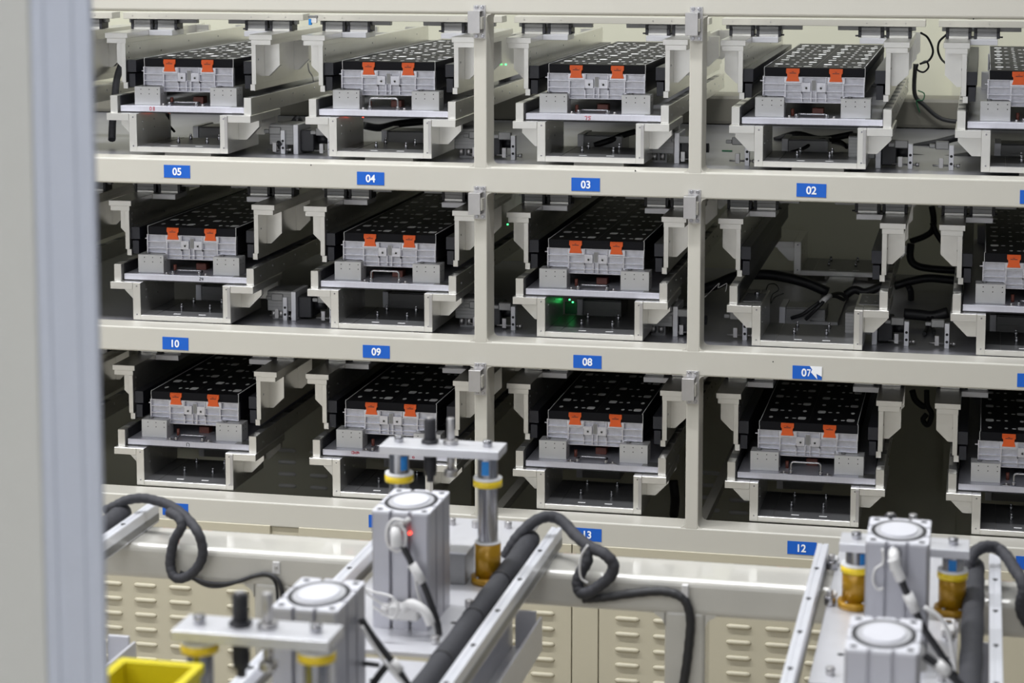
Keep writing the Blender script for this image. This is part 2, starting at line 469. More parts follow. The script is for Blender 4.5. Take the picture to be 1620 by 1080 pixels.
def make_carrier(y0=0.0, y1=0.40, name='carrier_bracket', rear=False):
    T = thing(name, 'x', 'bracket')
    w0, w1 = 0.0, mir(0.0)
    up(MB().box(w0 + .0355, w1 - .0355, y0 + .0005, y1, 0.0, .0225, .0008), 'base_plate', 'brack', T)
    for sg in (-1, 1):
        b = MB(); mbox(b, sg, 0, .0355, y0, y1, 0, .1648, bev=.0012); up(b, 'side_wall', 'brack', T)
        b = MB(); mbox(b, sg, -.1035, -.0005, y0, y1, .1345, .1652, bev=.0012); up(b, 'shelf_flange', 'brack', T)
        g = mpts(sg, [(-.093, .134), (-.0003, .134), (-.0003, .048), (-.037, .048), (-.093, .105)])
        up(MB().prism(g, y0 + .14, y0 + .17), 'gusset', 'brack', T); up(MB().prism(g, y1 - .03, y1 - .005), 'gusset', 'brack', T)
        b = MB()
        for z in (.025, .15): b.cyl((.0185 if sg < 0 else mir(.0185), y0 - .001, z), .0038, .004, 'y', 10)
        for yy in (.07, .20):
            for z in (.09, .125):
                b.cyl((.0345 if sg < 0 else mir(.0365), y0 + yy, z), .004, .002, 'x', 8)
        each(b, 'bolt', 'steel', T)
    up(MB().box(.036, .0965, y0 + .01, y1 - .002, .0225, .0245), 'cable_tray_strip', 'inner', T)
    up(MB().box(.098, w1 - .037, y0 + .012, y1 - .002, .0225, .0236), 'wear_plate', 'inner', T)
    for x in (.16, .293):
        for y in (.168, .318):
            up(MB().cyl((x, y0 + y, .0236), .0075, .016, n=12, bev=.001).cyl((x, y0 + y, .0396), .0052, .010, n=12, bev=.001), 'standoff', 'steel', T)
    b = MB()
    for x in (.185, .30): b.box(x - .016, x + .016, y0 + .045, y0 + .055, .0236, .0244)
    each(b, 'slot', 'film', T)
    up(MB().box(.15, .36, y0 + .03, y1 - .05, -.021, 0), 'foot_plate', 'paint', T)
    if not rear:
        b = MB().box(mir(.0135), mir(.0005), y0 - .0025, y0, .022, .160, .0008)
        up(b, 'end_strip', 'steelb', T)
    return T

def make_side_rail(sg):
    T = thing('guide_rail', 'x', 'rail')
    b = MB(); mbox(b, sg, -.0970, -.0635, .03, 1.94, .1655, .2390, bev=.001)
    up(b, 'rail_body', 'brack', T)
    b = MB(); mbox(b, sg, -.0635, -.0595, .06, 1.93, .168, .236); up(b, 'belt_strip', 'black', T)
    b = MB()
    for k in range(12):
        y = .12 + k * .16
        for z in ((.215,) if k % 2 else (.195,)):
            b.cyl(((-.0985 if sg < 0 else mir(-.0955)), y, z), .0045, .0032, 'x', 8)
    each(b, 'bolt', 'steel', T)
    b = MB()
    for k in range(9):
        y = .1 + k * .2
        mbox(b, sg, -.0945, -.066, y, y + .07, .2388, .2396)
    each(b, 'cover_strip', 'alud', T)
    return T

def make_arm(sg):
    T = thing('clamp_arm', 'x', 'clamp arm')
    b = MB(); mbox(b, sg, -.159, -.0545, .134, .87, .4815, .5045, bev=.0008); up(b, 'top_flange', 'brack', T)
    b = MB(); mbox(b, sg, -.152, -.0633, .136, .87, .4600, .4812, bev=.0006); up(b, 'under_flange', 'brack', T)
    b = MB(); mbox(b, sg, -.0845, -.0647, .1345, 1.93, .2895, .4605, bev=.0006); up(b, 'side_plate', 'brack', T)
    g = mpts(sg, [(-.153, .4595), (-.0848, .4595), (-.0848, .318), (-.104, .318), (-.153, .366)])
    for y in (.25, .66, 1.25, 1.8):
        up(MB().prism(g, y, y + .028), 'gusset', 'brack', T)
    b = MB(); mbox(b, sg, -.0785, -.0575, .137, 1.92, .2620, .2890, bev=.0005); up(b, 'edge_strip', 'brack', T)
    b = MB(); mbox(b, sg, -.0640, -.0228, .15, 1.93, .3330, .3870, bev=.001); up(b, 'contact_bar', 'barblk', T)
    b = MB(); mbox(b, sg, -.0570, -.0275, .15, 1.93, .2680, .3265, bev=.001); up(b, 'contact_bar', 'barblk', T)
    b = MB(); mbox(b, sg, -.0545, .0555, .384, .53, .4815, .5045, bev=.0012); up(b, 'mounting_plate', 'alu', T)
    b = MB()
    for y in (.17, .30, .55, .9, 1.3, 1.7):
        for z in (.445, .418, .395) if y < .2 else (.43, .34) if y != .55 else (.405,):
            xi = -.0655 if sg < 0 else mir(-.0637)
            if z > .388: b.cyl((xi, y, z), .004, .0018, 'x', 8)
            xo = -.0863 if sg < 0 else mir(-.0844)
            if z < .4: b.cyl((xo, y, z), .0045, .0018, 'x', 8)
    each(b, 'bolt', 'steel', T)
    return T

def make_slide(sg):
    T = thing('linear_slide', 'x', 'slide')
    up_ = lambda b, n, m, p=T: b.build(n, m, p, scale=S)
    b = MB(); mbox(b, sg, -.172, .150, .445, .475, .5345, .5528, bev=.0008); b2 = up_(b, 'slide_rail', 'alud')
    b = MB()
    mbox(b, sg, -.150, .068, .4475, .4725, .5055, .5080)
    for (a, c) in ((-.143, -.0635), (-.029, .0515)):
        cb = MB(); mbox(cb, sg, a, c, .425, .495, .5160, .5340, bev=.001)
        mbox(cb, sg, a, c, .425, .4445, .534, .5480, bev=.0008); mbox(cb, sg, a, c, .4755, .495, .534, .5480, bev=.0008)
        ca = up_(cb, 'carriage', 'alud')
        lb = MB(); mbox(lb, sg, a, c, .4235, .497, .5050, .5155, bev=.0008); up_(lb, 'base_strip', 'brack', ca)
        eb = MB()
        mbox(eb, sg, a - .0125, a - .0002, .422, .498, .5065, .5338, bev=.0012); mbox(eb, sg, c + .0002, c + .0125, .422, .498, .5065, .5338, bev=.0012)
        mbox(eb, sg, a - .0125, a - .0002, .422, .444, .5339, .5500); mbox(eb, sg, c + .0002, c + .0125, .422, .444, .5339, .5500)
        x_n = (c + .0125) if sg < 0 else mir(c + .0125) - .012
        eb.cyl((x_n, .432, .513), .0035, .012, 'x', 8)
        each(eb, 'end_cap', 'black', ca)
    return T

def make_bar():
    T = thing('support_bar', 'x', 'bar')
    up(MB().box(-.185, .6615, .405, .50, .5535, .5815, .001), 'bar_body', 'paint', T)
    b = MB()
    for x in (-.14, -.06, .02, .42, .50, .58): b.cyl((x, .4035, .568), .0025, .002, 'y', 8)
    each(b, 'bolt', 'steelb', T)
    return T

def handle(mb, folded):
    a = 0 if not folded else math.radians(78)
    def P(x, h): return (x, .062 + h * math.sin(a), .199 + h * math.cos(a))
    H = .046
    mb.tube([P(.164, .0), P(.164, H * .7), P(.166, H * .9), P(.174, H), P(.187, H), P(.263, H), P(.276, H), P(.284, H * .9), P(.286, H * .7), P(.286, 0)], .0042, 10, 4)
    return mb
def make_pallet(kind):
    T = thing('pallet_tray', 'x', 'pallet')
    up(MB().box(-.0565, .5110, .045, 1.90, .1705, .1955, .0012), 'deck_plate', 'plate', T)
    up(MB().box(-.0555, .5050, .048, 1.89, .1655, .1703), 'wear_pad', 'black', T)
    up(MB().box(.455, .500, .0445, .047, .1705, .1725).box(.44, .505, .05, .12, .1956, .1960), 'wear_mark', 'alud', T)
    for (a, c) in ((-.0078, .1106), (.3395, .4600)):
        for (y0, y1) in ((.088, .168), (1.76, 1.84)):
            b = MB().box(a, c, y0, y1, .1957, .2755, .001).use(1)
            if y0 < 1:
                for i in range(3):
                    for z in (.2635, .2440): b.cyl((a + .030 + i * .038 - (.010 if a > .2 else 0) , .0872, z), .0023, .0014, 'y', 8)
                for y in (.108, .138):
                    for z in (.2635, .2440): b.cyl((c - .0008, y, z), .0023, .0014, 'x', 8)
            p = up(b, 'support_block', ('block', 'dark'), T)
            if y0 < 1:
                up(MB().cyl(((a + .035, y0 + .03, .2755)), .010, .006, n=12, bev=.001), 'locating_pin', 'inner', p)
    h = up(handle(MB(), kind == 'folded'), 'handle', 'steel', T)
    b = MB()
    for x in (.164, .286): b.cyl((x, .062, .1957), .0085, .0165, n=14, bev=.001)
    each(b, 'handle_collar', 'steel', h)
    b = MB()
    for x in (.135, .315): b.cyl((x, .062, .1957), .006, .010, n=6, bev=.0008).box(x - .016, x + .016 , .052, .072, .1956, .1972)
    each(b, 'bolt', 'steelb', T)
    up(MB().box(.215, .262, .21, .26, .1957, .225, .002), 'connector', 'brown', T); up(MB().cyl((.14, .15, .1957), .007, .030, n=10), 'connector_pin', 'brown', T)
    return T

def make_module():
    T = thing('battery_module', 'x', 'battery module')
    y = .130
    b = MB().use(1)
    b.box(.0205, .4295, y + .0150, y + .0205, .2785, .3580)                   # web
    b.box(.1125, .3360, y + .0150, y + .0205, .2530, .2790)
    b.use(0)
    t = .0024
    for x in (.0205, .4285): b.box(x - t, x + t, y, y + .020, .2785, .3595)
    b.box(.0180, .4312, y + .001, y + .020, .3560, .3590, .0005)
    for x in (.111, .345): b.box(x - t, x + t, y, y + .02, .2555, .357)
    for x in (.1776, .2156, .2362, .2757): b.box(x - t * .8, x + t * .8, y + .001, y + .02, .2540, .300)
    for x in (.1776, .2757): b.box(x - t * .8, x + t * .8, y + .001, y + .02, .29, .356)
    for z in (.3283, .2989):
        b.box(.0205, .1776, y + .0015, y + .02, z - .0016, z + .0016); b.box(.2757, .4285, y + .0015, y + .02, z - .0016, z + .0016)
    b.box(.111, .345, y + .0015, y + .02, .2690, .2718); b.box(.111, .345, y, y + .02, .2516, .2560, .0008)
    b.box(.0205, .111, y + .001, y + .02, .2785, .2805); b.box(.345, .4285, y + .001, y + .02, .2785, .2805)
    b.prism([(.111, .2785), (.111, .2640), (.1035, .2785)], y + .001, y + .02); b.prism([(.345, .2785), (.345, .2640), (.3525, .2785)], y + .001, y + .02)
    for (a, c) in ((.1776, .2140), (.2378, .2757)): b.box(a, c, y - .002, y + .01, .2965, .3360, .0012)
    for (a, c) in ((.104, .176), (.280, .352)): b.box(a, c, y - .001, y + .01, .3310, .3575, .0012)
    b.box(.2156, .2362, y + .0065, y + .010, .30, .346)
    b.box(.006, .0185, y + .01, y + .02, .3375, .3425, .001)
    up(b, 'end_casting', ('cast', 'castweb'), T)
    b = MB()
    for x in (.196, .2555): b.cyl((x, y - .0026, .3130), .0055, .002, 'y', 14)
    b.box(.2175, .2345, y + .0055, y + .0068, .302, .345)
    each(b, 'threaded_hole', 'alud', T)
    b = MB()
    for x in (.196, .2555): b.cyl((x, y - .0030, .3125), .0036, .001, 'y', 12)
    each(b, 'bore', 'dark', T)
    up(MB().box(.0260, .4255, y + .021, 1.83, .2785, .3580), 'cell_stack', 'black', T)
    up(MB().box(.0205, .4295, 1.831, 1.848, .2785, .3590, .001), 'rear_casting', 'cast', T)
    up(MB().box(.226, .2285, y + .02, 1.84, .3955, .3962), 'seam', 'black', T)
    def clip(x):
        o = [(-.0272, .3875), (.0272, .3875), (.0272, .3745), (.0225, .3690), (.0215, .3590), (.0265, .3420), (.0265, .3400), (-.0265, .3400), (-.0265, .3420), (-.0215, .3590), (-.0225, .3690), (-.0272, .3745)]
        b = MB().prism([(x + p, q) for p, q in o], y - .0060, y + .0015, bev=.0007)
        b.box(x - .0272, x + .0272, y - .0040, y + .006, .384, .3925, .001)
        b.box(x - .017, x + .017, y - .0082, y - .0055, .3775, .3815, .0006)
        b.box(x - .0225, x - .019, y - .0075, y - .0058, .3600, .3720); b.box(x + .019, x + .0225, y - .0075, y - .0058, .3600, .3720)
        return b
    for x in (.1408, .3153):
        c = up(clip(x), 'orange_clip', 'orange', T)
        up(MB().box(x - .014, x + .014, y - .0071, y - .0059, .3722, .3752).box(x - .004, x + .004, y - .0090, y - .0082, .3785, .3805), 'latch_slot', 'brown', c)
    b = MB()
    for (x, sx) in ((.0240, -1), (.4325, 1)):
        b.tube([(x - sx * .001, y - .0012, .3300 if sx > 0 else .3560), (x, y - .0012, .3945), (x - sx * .004, y + .0010, .3985)], .0012, 6, 3)
        b.tube([(x - sx * .004, y + .001, .3985), (x - sx * .003, 1.0, .3980), (x - sx * .003, 1.84, .3980)], .0010, 6, 1)
    each(b, 'edge_film', 'film', T)
    # punched cover: rows of tabs showing through
    b = MB().box(.0265, .4300, y + .002, 1.85, .3600, .3955, .0012).use(1)
    def spot(x, yy, wx, wy, n=10):
        k = max(n, 8)
        e = 4.0 if wx > .014 else 2.0
        pts = []
        for i in range(k):
            th = 2 * PI * i / k; cs, sn = math.cos(th), math.sin(th)
            pts.append((x + wx * math.copysign(abs(cs) ** (2 / e), cs), yy + wy * math.copysign(abs(sn) ** (2 / e), sn)))
        b.prism(pts, .3950, .3959, 'z')
    for i in range(12):
        yy = .2145 + i * .1345
        for h in (0, .2025):
            if i % 2 == 0:
                spot(.064 + h, yy, .0085, .017); spot(.130 + h, yy - .003, .0072, .013); spot(.162 + h, yy - .004, .0090, .009); spot(.1935 + h, yy + .001, .0168, .024, 16)
            else:
                spot(.064 + h, yy, .0168, .024, 16); spot(.0995 + h, yy - .002, .0090, .009); spot(.1315 + h, yy, .0072, .013); spot(.195 + h, yy, .0085, .017)
    up(b, 'top_cover', ('cover', 'term'), T)
    return T

def make_drive():
    T = thing('drive_unit', 'x', 'drive unit')
    up(MB().box(-.112, -.002, 0, .16, .040, .128, .002).box(-.110, -.002, .004, .155, .043, .052), 'motor_body', 'alud', T)
    b = MB()
    for z in (.058, .072, .086, .101, .115): b.box(-.112, -.003, -.0015, .001, z, z + .0018)
    b.box(-.11, -.003, .005, .15, .1285, .130)
    each(b, 'cooling_groove', 'inner', T)
    up(MB().box(0, .022, -.01, .17, 0, .130, .0015), 'end_plate', 'alu', T)
    up(MB().box(-.095, -.035, .02, .13, 0, .040), 'foot', 'inner', T)
    up(MB().cyl((-.085, .01, .012), .011, .028, n=10).cyl((-.052, .01, .012), .011, .028, n=10), 'foot_bolt', 'steelb', T)
    up(MB().box(.0225, .085, .02, .15, .01, .105, .004).cyl((.085, .08, .06), .02, .05, 'x', 14), 'gearbox', 'black', T)
    return T
def make_stop():
    T = thing('stop_cylinder', 'x', 'cylinder')
    up(MB().box(0, .0195, 0, .03, 0, .104, .001), 'mount_plate', 'alu', T)
    up(MB().cyl((.0098, -.0008, .058), .0058, .002, 'y', 12).cyl((.0098, -.0008, .027), .0058, .002, 'y', 12), 'bolt_hole', 'dark', T)
    up(MB().box(-.055, -.0005, .004, .03, .085, .118, .003).box(-.08, -.055, .008, .026, .09, .106, .002), 'cylinder_body', 'alud', T)
    up(MB().cyl((-.065, .015, .018), .004, .063, 'x', 8).cyl((.0196, .015, .018), .0045, .012, 'x', 8).cyl((.0316, .015, .018), .0085, .014, 'x', 12).box(-.04, -.022, .006, .028, .008, .05, .001), 'plunger', 'steelb', T)
    return T
def make_inner_drive():
    T = thing('lift_motor', 'x', 'motor')
    up(MB().box(0, .027, 0, .20, 0, .076, .001), 'end_plate', 'alu', T)
    b = MB().box(.0275, .20, .004, .19, .0, .070, .002)
    b.box(.03, .19, -.002, .004, .028, .034)
    up(b, 'motor_body', 'alud', T)
    up(MB().box(.0285, .195, .02, .17, .0705, .0725), 'cover', 'inner', T)
    return T

CELLS = [(c, r) for r in range(3) for c in range(5)]
def place(proto, c, r, lab, used, group, off=(0, 0, 0)):
    loc = C(c, r) + Vector(off) * S
    if proto.name not in used:
        used.add(proto.name); proto.location = loc; proto['label'] = lab; proto['group'] = group; return proto
    return dup(proto, loc, lab)
used = set(); PEN = []
P_car = make_carrier(); P_car['category'] = 'bracket'
P_rail = {s: make_side_rail(s) for s in (-1, 1)}
P_arm = {s: make_arm(s) for s in (-1, 1)}
P_sl = {s: make_slide(s) for s in (-1, 1)}
P_bar = make_bar()
P_pal = {k: make_pallet(k) for k in ('up', 'folded')}
P_mod = make_module()
P_drv = make_drive(); P_stop = make_stop(); P_in = make_inner_drive()
HAND = {(0, 0): 'folded', (1, 0): 'up', (2, 0): 'folded', (3, 0): 'folded', (4, 0): 'folded', (0, 1): 'folded', (1, 1): 'up', (2, 1): 'folded', (4, 1): 'folded',
        (0, 2): 'folded', (1, 2): 'folded', (2, 2): 'folded', (3, 2): 'up', (4, 2): 'up'}
MARK = {(0, 0): 'marked 08 in red', (1, 0): 'with an upright handle', (2, 0): 'marked 75 in red', (0, 1): 'marked 24 in black', (1, 2): 'with red scribbles'}
for (c, r) in CELLS:
    bn = BAY[(c, r)]
    full = (c, r) != (3, 1)
    place(P_car, c, r, 'pale aluminium U-shaped carrier bracket at the front of %s' % bn, used, 'carrier brackets at the front of the bays')
    for s in (-1, 1):
        sd = 'left' if s < 0 else 'right'
        place(P_rail[s], c, r, '%s long aluminium guide rail %s of %s' % (sd, 'beside the tray' if full else 'at the side', bn), used, 'guide rails in the bays')
        place(P_arm[s], c, r, '%s clamp arm with black contact bars in %s' % (sd, bn), used, 'clamp arms in the bays')
        place(P_sl[s], c, r, '%s grey linear slide with black end caps above %s' % (sd, bn), used, 'linear slides above the bays')
    place(P_bar, c, r, 'cream support bar across the top of %s' % bn, used, 'support bars across the bays')
    if full:
        k = HAND[(c, r)]
        t = place(P_pal[k], c, r, 'aluminium pallet tray under the battery in %s%s' % (bn, ', ' + MARK[(c, r)] if (c, r) in MARK else ''), used, 'pallet trays in the bays')
        place(P_mod, c, r, 'silver and black battery module with orange clips in %s' % bn, used, 'battery modules in the bays')
        # pen marks on the tray edge
        def pen(strokes, m, px, py, t=t):
            PEN.append((strokes, m, px, py, t))
        O0 = [(-3, 0), (-2, 4), (1, 4), (3, 0), (1, -4), (-2, -4), (-3, 0)]
        def sh(st, dx): return [(u + dx, v) for u, v in st]
        if (c, r) == (0, 0): pen([sh(O0, -5), sh([(2, 2.5), (0, 5), (-2, 2.5), (2, -2), (0, -5), (-2, -2), (2, 2.5)], 5)], 'red', 241, 171.8)
        if (c, r) == (2, 0): pen([[(-9, 4), (-2, 5), (-5, -5)], [(9, 5), (2, 4.5), (3, 1), (6, 0), (6, -3.5), (0, -4.5)]], 'red', 930, 187)
        if (c, r) == (0, 1): pen([[(-7, 3), (-4, 4), (-3, 1), (-7, -4), (-2, -4)], [(1, 4), (0, -1), (6, 0)], [(4, 4), (3, -5)]], 'ink', 319, 441)
        if (c, r) == (0, 2): pen([[(-3, -5), (-3, 4), (4, 3), (4, -6)]], 'ink', 297, 703)
        if (c, r) == (1, 2):
            pen([[(-12, 1), (-5, 4), (2, -3), (8, 4), (12, 0)], [(-12, -2), (-4, -3), (3, 3), (12, -2)], [(-6, -4), (-5, 4)], [(6, -4), (5, 4)]], 'red', 562, 716)
            pen([[(3, 3), (-2, 3), (-3, -2), (2, -3), (3, 0), (-2, 0)]], 'red', 654, 723)
    else:
        rb = make_carrier(0, .40, 'carrier_bracket', True)
        rb.location = C(c, r) + Vector((0.014, 1.815, 0)) * S
        tag(rb, 'rear U-shaped carrier bracket deep inside empty bay 07', 'bracket')
        p1 = thing('wear_plate', 'dark square plate on the left flange of empty bay 07', 'plate', C(c, r))
        up(MB().box(-.050, .028, .10, .30, .1654, .1672, .0004), 'plate_body', 'inner', p1)
        up(MB().cyl((-.005, .25, .1672), .011, .013, n=12, bev=.001), 'pin', 'steel', p1)
        p1 = thing('wear_plate', 'dark square plate on the right flange of empty bay 07', 'plate', C(c, r))
        up(MB().box(.425, .507, .13, .37, .1654, .1672, .0004), 'plate_body', 'inner', p1)
        up(MB().cyl((.45, .2, .1672), .006, .001, n=10).cyl((.45, .30, .1672), .006, .001, n=10).cyl((.49, .2, .1672), .006, .001, n=10), 'screw_head', 'steelb', p1)
        sup = thing('slide_beam', 'long grey beam running back under the rear bracket of empty bay 07', 'beam', C(c, r))
        up(MB().box(.19, .31, .60, 2.24, -.020, -.001), 'beam_body', 'alud', sup)
    # machinery in the bay
    place(P_in, c, r, 'small silver lift motor behind the carrier bracket of %s' % bn, used, 'lift motors behind the carriers', (.055, .62, -.022))
    if r < 2:
        place(P_drv, c, r, 'grey drive unit with pale end plate right of %s' % bn, used, 'drive units between the bays', ({0: .645, 1: .60, 2: .54, 3: .475, 4: .6}[c] + (.02 if c == 0 and r == 0 else 0), .245, -.022))
    if r < 2 and c < 4:
        place(P_stop, c, r, 'small stop cylinder right of the carrier in %s' % bn, used, 'stop cylinders between the bays', (.607, .235, -.022))
    if r < 2 and c > 0:
        place(P_stop, c, r, 'small stop cylinder left of the carrier in %s' % bn, used, 'stop cylinders between the bays', ({1: -.075, 2: -.160, 3: -.062, 4: -.128}[c], .222, -.022))
for strokes, m, px, py, t in PEN:
    p = at(px, py, y=.0445 * S) - t.location
    b = MB()
    for st in strokes: b.tube([(p.x + u * .001, .0445 * S, p.z + v * .001) for u, v in st], .0009, 5, 3)
    b.build('pen_mark', m, t)
# what shows of the bays left of the first column
for r in range(3):
    bn = BAY[(-1, r)]
    place(P_rail[1], -1, r, 'right long aluminium guide rail in %s' % bn, used, None)
    place(P_arm[1], -1, r, 'right clamp arm in %s' % bn, used, None)
    place(P_sl[1], -1, r, 'right grey linear slide above %s' % bn, used, None)
    place(P_bar, -1, r, 'cream support bar across the top of %s' % bn, used, None)
    place(P_car, -1, r, 'pale U-shaped carrier bracket at the front of %s' % bn, used, None)

# ---- cables inside the rack (points: photo x, y, depth in rack units)
def cab_(name, label, pts, r, m='cable', cat='cable', grp='black cables inside the rack', n=8, sub=6):
    P = [at(px, py, y=d * S) for (px, py, d) in pts]
    b = MB().tube(P, r, n, sub)
    return solo(b, name, m, label, cat, grp)
cab_('cable', 'black cable arching right of the clamp arm in bay 02', [(1457, 52, .5), (1468, 60, .55), (1476, 80, .6), (1470, 95, .65), (1456, 101, .6)], .0032)
cab_('cable', 'small black cable loop hanging right of bay 02', [(1456, 101, .64), (1465, 97, .66), (1469, 106, .68), (1461, 114, .68), (1451, 110, .66), (1452, 102, .63)], .0028)
cab_('cable', 'black cable arching left of the clamp arm in the top bay at the right edge', [(1497, 55, .5), (1486, 66, .56), (1484, 80, .6), (1489, 93, .6), (1497, 101, .5)], .0032)
cab_('cable', 'long black cable running down the back wall right of bay 02', [(1448, 101, 1.93), (1447, 148, 1.93), (1462, 166, 1.93), (1490, 188, 1.93), (1530, 194, 1.93)], .007)
cab_('cable', 'thin green cable curl on the back wall right of bay 02', [(1452, 143, 1.92), (1462, 148, 1.92), (1460, 158, 1.92), (1450, 160, 1.92), (1455, 178, 1.92)], .002, m='pcb')
cab_('cable', 'thick black cable sagging low across the gap right of bay 02', [(1420, 240, 1.2), (1445, 233, 1.2), (1480, 226, 1.2), (1520, 216, 1.2)], .011)
cab_('cable', 'thick black cable lying low in the gap right of bay 02', [(1410, 250, .8), (1450, 252, .8), (1485, 255, .8), (1540, 248, .8)], .016)
cab_('cable', 'thick black cable hanging from the top of the gap right of empty bay 07', [(1474, 326, 1.8), (1477, 345, 1.8), (1475, 364, 1.8), (1462, 374, 1.8), (1440, 382, 1.8)], .010)
cab_('cable', 'black cable dropping behind the arm left of the middle bay at the right edge', [(1475, 352, 1.78), (1481, 368, 1.78), (1492, 385, 1.78)], .009)
cab_('cable', 'thick black cable curving down right of empty bay 07', [(1441, 385, 1.7), (1440, 408, 1.7), (1450, 420, 1.7), (1475, 425, 1.7), (1515, 428, 1.7)], .012)
cab_('cable', 'thick black cable arching across the gap right of empty bay 07', [(1415, 452, 1.4), (1440, 445, 1.4), (1470, 440, 1.4), (1515, 444, 1.4)], .013)
cab_('cable', 'black cable dropping to the shelf right of empty bay 07', [(1436, 450, 1.38), (1441, 462, 1.38), (1441, 485, 1.3), (1443, 500, 1.1)], .010)
cab_('cable', 'thick black cable sagging between the stop cylinders right of empty bay 07', [(1430, 496, .7), (1455, 498, .7), (1475, 500, .7), (1500, 494, .7)], .016)
cab_('cable', 'forked black cable end below the sagging cable right of empty bay 07', [(1469, 500, .7), (1468, 515, .6), (1462, 528, .45)], .006)
cab_('cable', 'forked black cable tail below the sagging cable right of empty bay 07', [(1476, 500, .7), (1474, 512, .6), (1478, 528, .45)], .006)
cab_('cable', 'thick black cable crossing the left of empty bay 07', [(1100, 460, 1.2), (1128, 452, 1.2), (1165, 437, 1.25), (1205, 434, 1.3), (1240, 438, 1.3), (1275, 447, 1.3), (1310, 462, 1.3)], .016)
cab_('cable', 'thick black cable crossing the right of empty bay 07', [(1338, 466, 1.3), (1352, 458, 1.3), (1370, 462, 1.3), (1400, 450, 1.3)], .013)
cab_('cable', 'black cable bundle rising from the lift motor in empty bay 07', [(1252, 503, .59), (1270, 497, .57), (1285, 486, .57), (1300, 476, .60), (1318, 468, .70), (1335, 474, .85)], .0055)
cab_('cable', 'second black cable rising from the lift motor in empty bay 07', [(1275, 505, .58), (1286, 494, .56), (1298, 482, .56), (1312, 468, .62), (1330, 464, .80), (1340, 472, .95)], .0055)
cab_('cable_tie', 'pale cable ties clustered on the cables in empty bay 07', [(1299, 479, .58), (1306, 473, .58), (1313, 468, .62)], .0085, m='fit', cat='cable tie', grp=None)
cab_('cable', 'thin tangled black wire beside the left guide rail of empty bay 07', [(1212, 458, .5), (1216, 450, .55), (1226, 449, .6), (1232, 458, .6), (1222, 466, .6), (1219, 480, .6), (1226, 470, .6), (1240, 464, .6)], .0016)
cab_('cable', 'white wires fanning out left of the guide rail in empty bay 07', [(1115, 470, .4), (1130, 455, .5), (1138, 448, .5), (1136, 455, .5), (1146, 450, .5), (1150, 449, .5), (1148, 461, .5)], .0013, m='fit', grp=None)
cab_('cable', 'black sleeved cable hanging left of bay 05', [(196, 95, .75), (190, 108, .7), (184, 130, .6), (181, 165, .5), (178, 195, .42), (177, 221, .36)], .0115, m='sleeve', grp=None)
cab_('cable', 'black sleeved cable end lying left of bay 05', [(150, 98, 1.2), (162, 100, 1.2), (178, 97, 1.2), (200, 94, 1.2)], .012, m='sleeve', grp=None)
cab_('cable', 'black cable over the drive unit right of bay 05', [(405, 194, .55), (430, 194, .58), (455, 193, .6), (472, 190, .6)], .004)
cab_('cable', 'black cable plugged into the drive unit right of bay 05', [(408, 199, .5), (422, 203, .44), (432, 215, .34), (443, 228, .22)], .0055)
cab_('cable', 'black round cable coil behind the drive unit right of bay 05', [(463, 196, .66), (470, 188, .66), (476, 194, .68), (480, 200, .66)], .0105)
cab_('cable', 'black cable bundle under the pallet in bay 04', [(575, 198, .9), (600, 202, .95), (630, 196, 1.0), (668, 192, 1.1)], .012)
cab_('cable', 'black cable bundle under the pallet in bay 03', [(940, 230, .6), (965, 222, .62), (985, 214, .66), (1005, 208, .7)], .009)
cab_('cable', 'left black cable under the pallet in bay 02', [(1252, 241, .55), (1270, 235, .6), (1290, 224, .66), (1305, 221, .7)], .0055)
cab_('cable', 'right black cable under the pallet in bay 02', [(1312, 221, .7), (1330, 224, .66), (1340, 233, .6)], .0055)
cab_('cable', 'upper black cable under the pallet in bay 02', [(1225, 222, 1.3), (1260, 212, 1.3), (1300, 220, 1.3), (1350, 212, 1.3)], .010)
cab_('cable', 'black cable with pale plug right of the left carrier wall in bay 05', [(266, 178, .35), (267, 196, .40), (276, 208, .45)], .004)
cab_('cable', 'grey sensor cable right of the clamp arm in bay 05', [(487, 100, .8), (489, 112, .75), (494, 120, .7), (496, 128, .65)], .0022, m='alud', grp=None)
cab_('cable', 'black looped cable at the top of the gap right of bay 12', [(1443, 617, 1.6), (1448, 632, 1.6), (1460, 642, 1.6), (1468, 640, 1.6)], .010)
cab_('cable', 'second black looped cable at the top of the gap right of bay 12', [(1466, 617, 1.5), (1467, 640, 1.5), (1474, 655, 1.5), (1468, 672, 1.5), (1460, 664, 1.5), (1466, 655, 1.5)], .0085)
cab_('cable', 'black cable under the right guide rail gap near bay 13 floor', [(1065, 760, .8), (1068, 790, .8), (1066, 815, .9)], .014)
for (px, py, d, m, lab) in ((800, 102, 1.0, 'gled', 'tiny green status light between bays 04 and 03'), (803, 355, .9, 'gled', 'tiny green status light left of bay 08'),
                            (574, 185, .25, 'led', 'tiny red sensor light under the pallet of bay 04'), (268, 178, .25, 'led', 'tiny orange red sensor light under the pallet of bay 05'),
                            (901, 474, .42, 'gled', 'tiny green light on the circuit board in bay 08'), (906, 478, .42, 'gled', 'second tiny green light on the circuit board in bay 08')):
    p = at(px, py, y=d * S); solo(MB().box(p.x - .0022, p.x + .0022, p.y, p.y + .004, p.z - .0018, p.z + .0018), 'status_light', m, lab, 'light')
for (px, py, d, wd, hh, lab) in ((903, 487, .45, .035, .035, 'green circuit board behind the carrier bracket of bay 08'), (828, 505, .9, .05, .035, 'small green circuit board low in the gap left of bay 08'), (1150, 243, .75, .03, .02, 'green circuit board low in the gap left of bay 02')):
    p = at(px, py, y=d * S); solo(MB().box(p.x - wd / 2, p.x + wd / 2, p.y, p.y + .008, p.z - hh / 2, p.z + hh / 2), 'circuit_board', 'pcb', lab, 'circuit board')

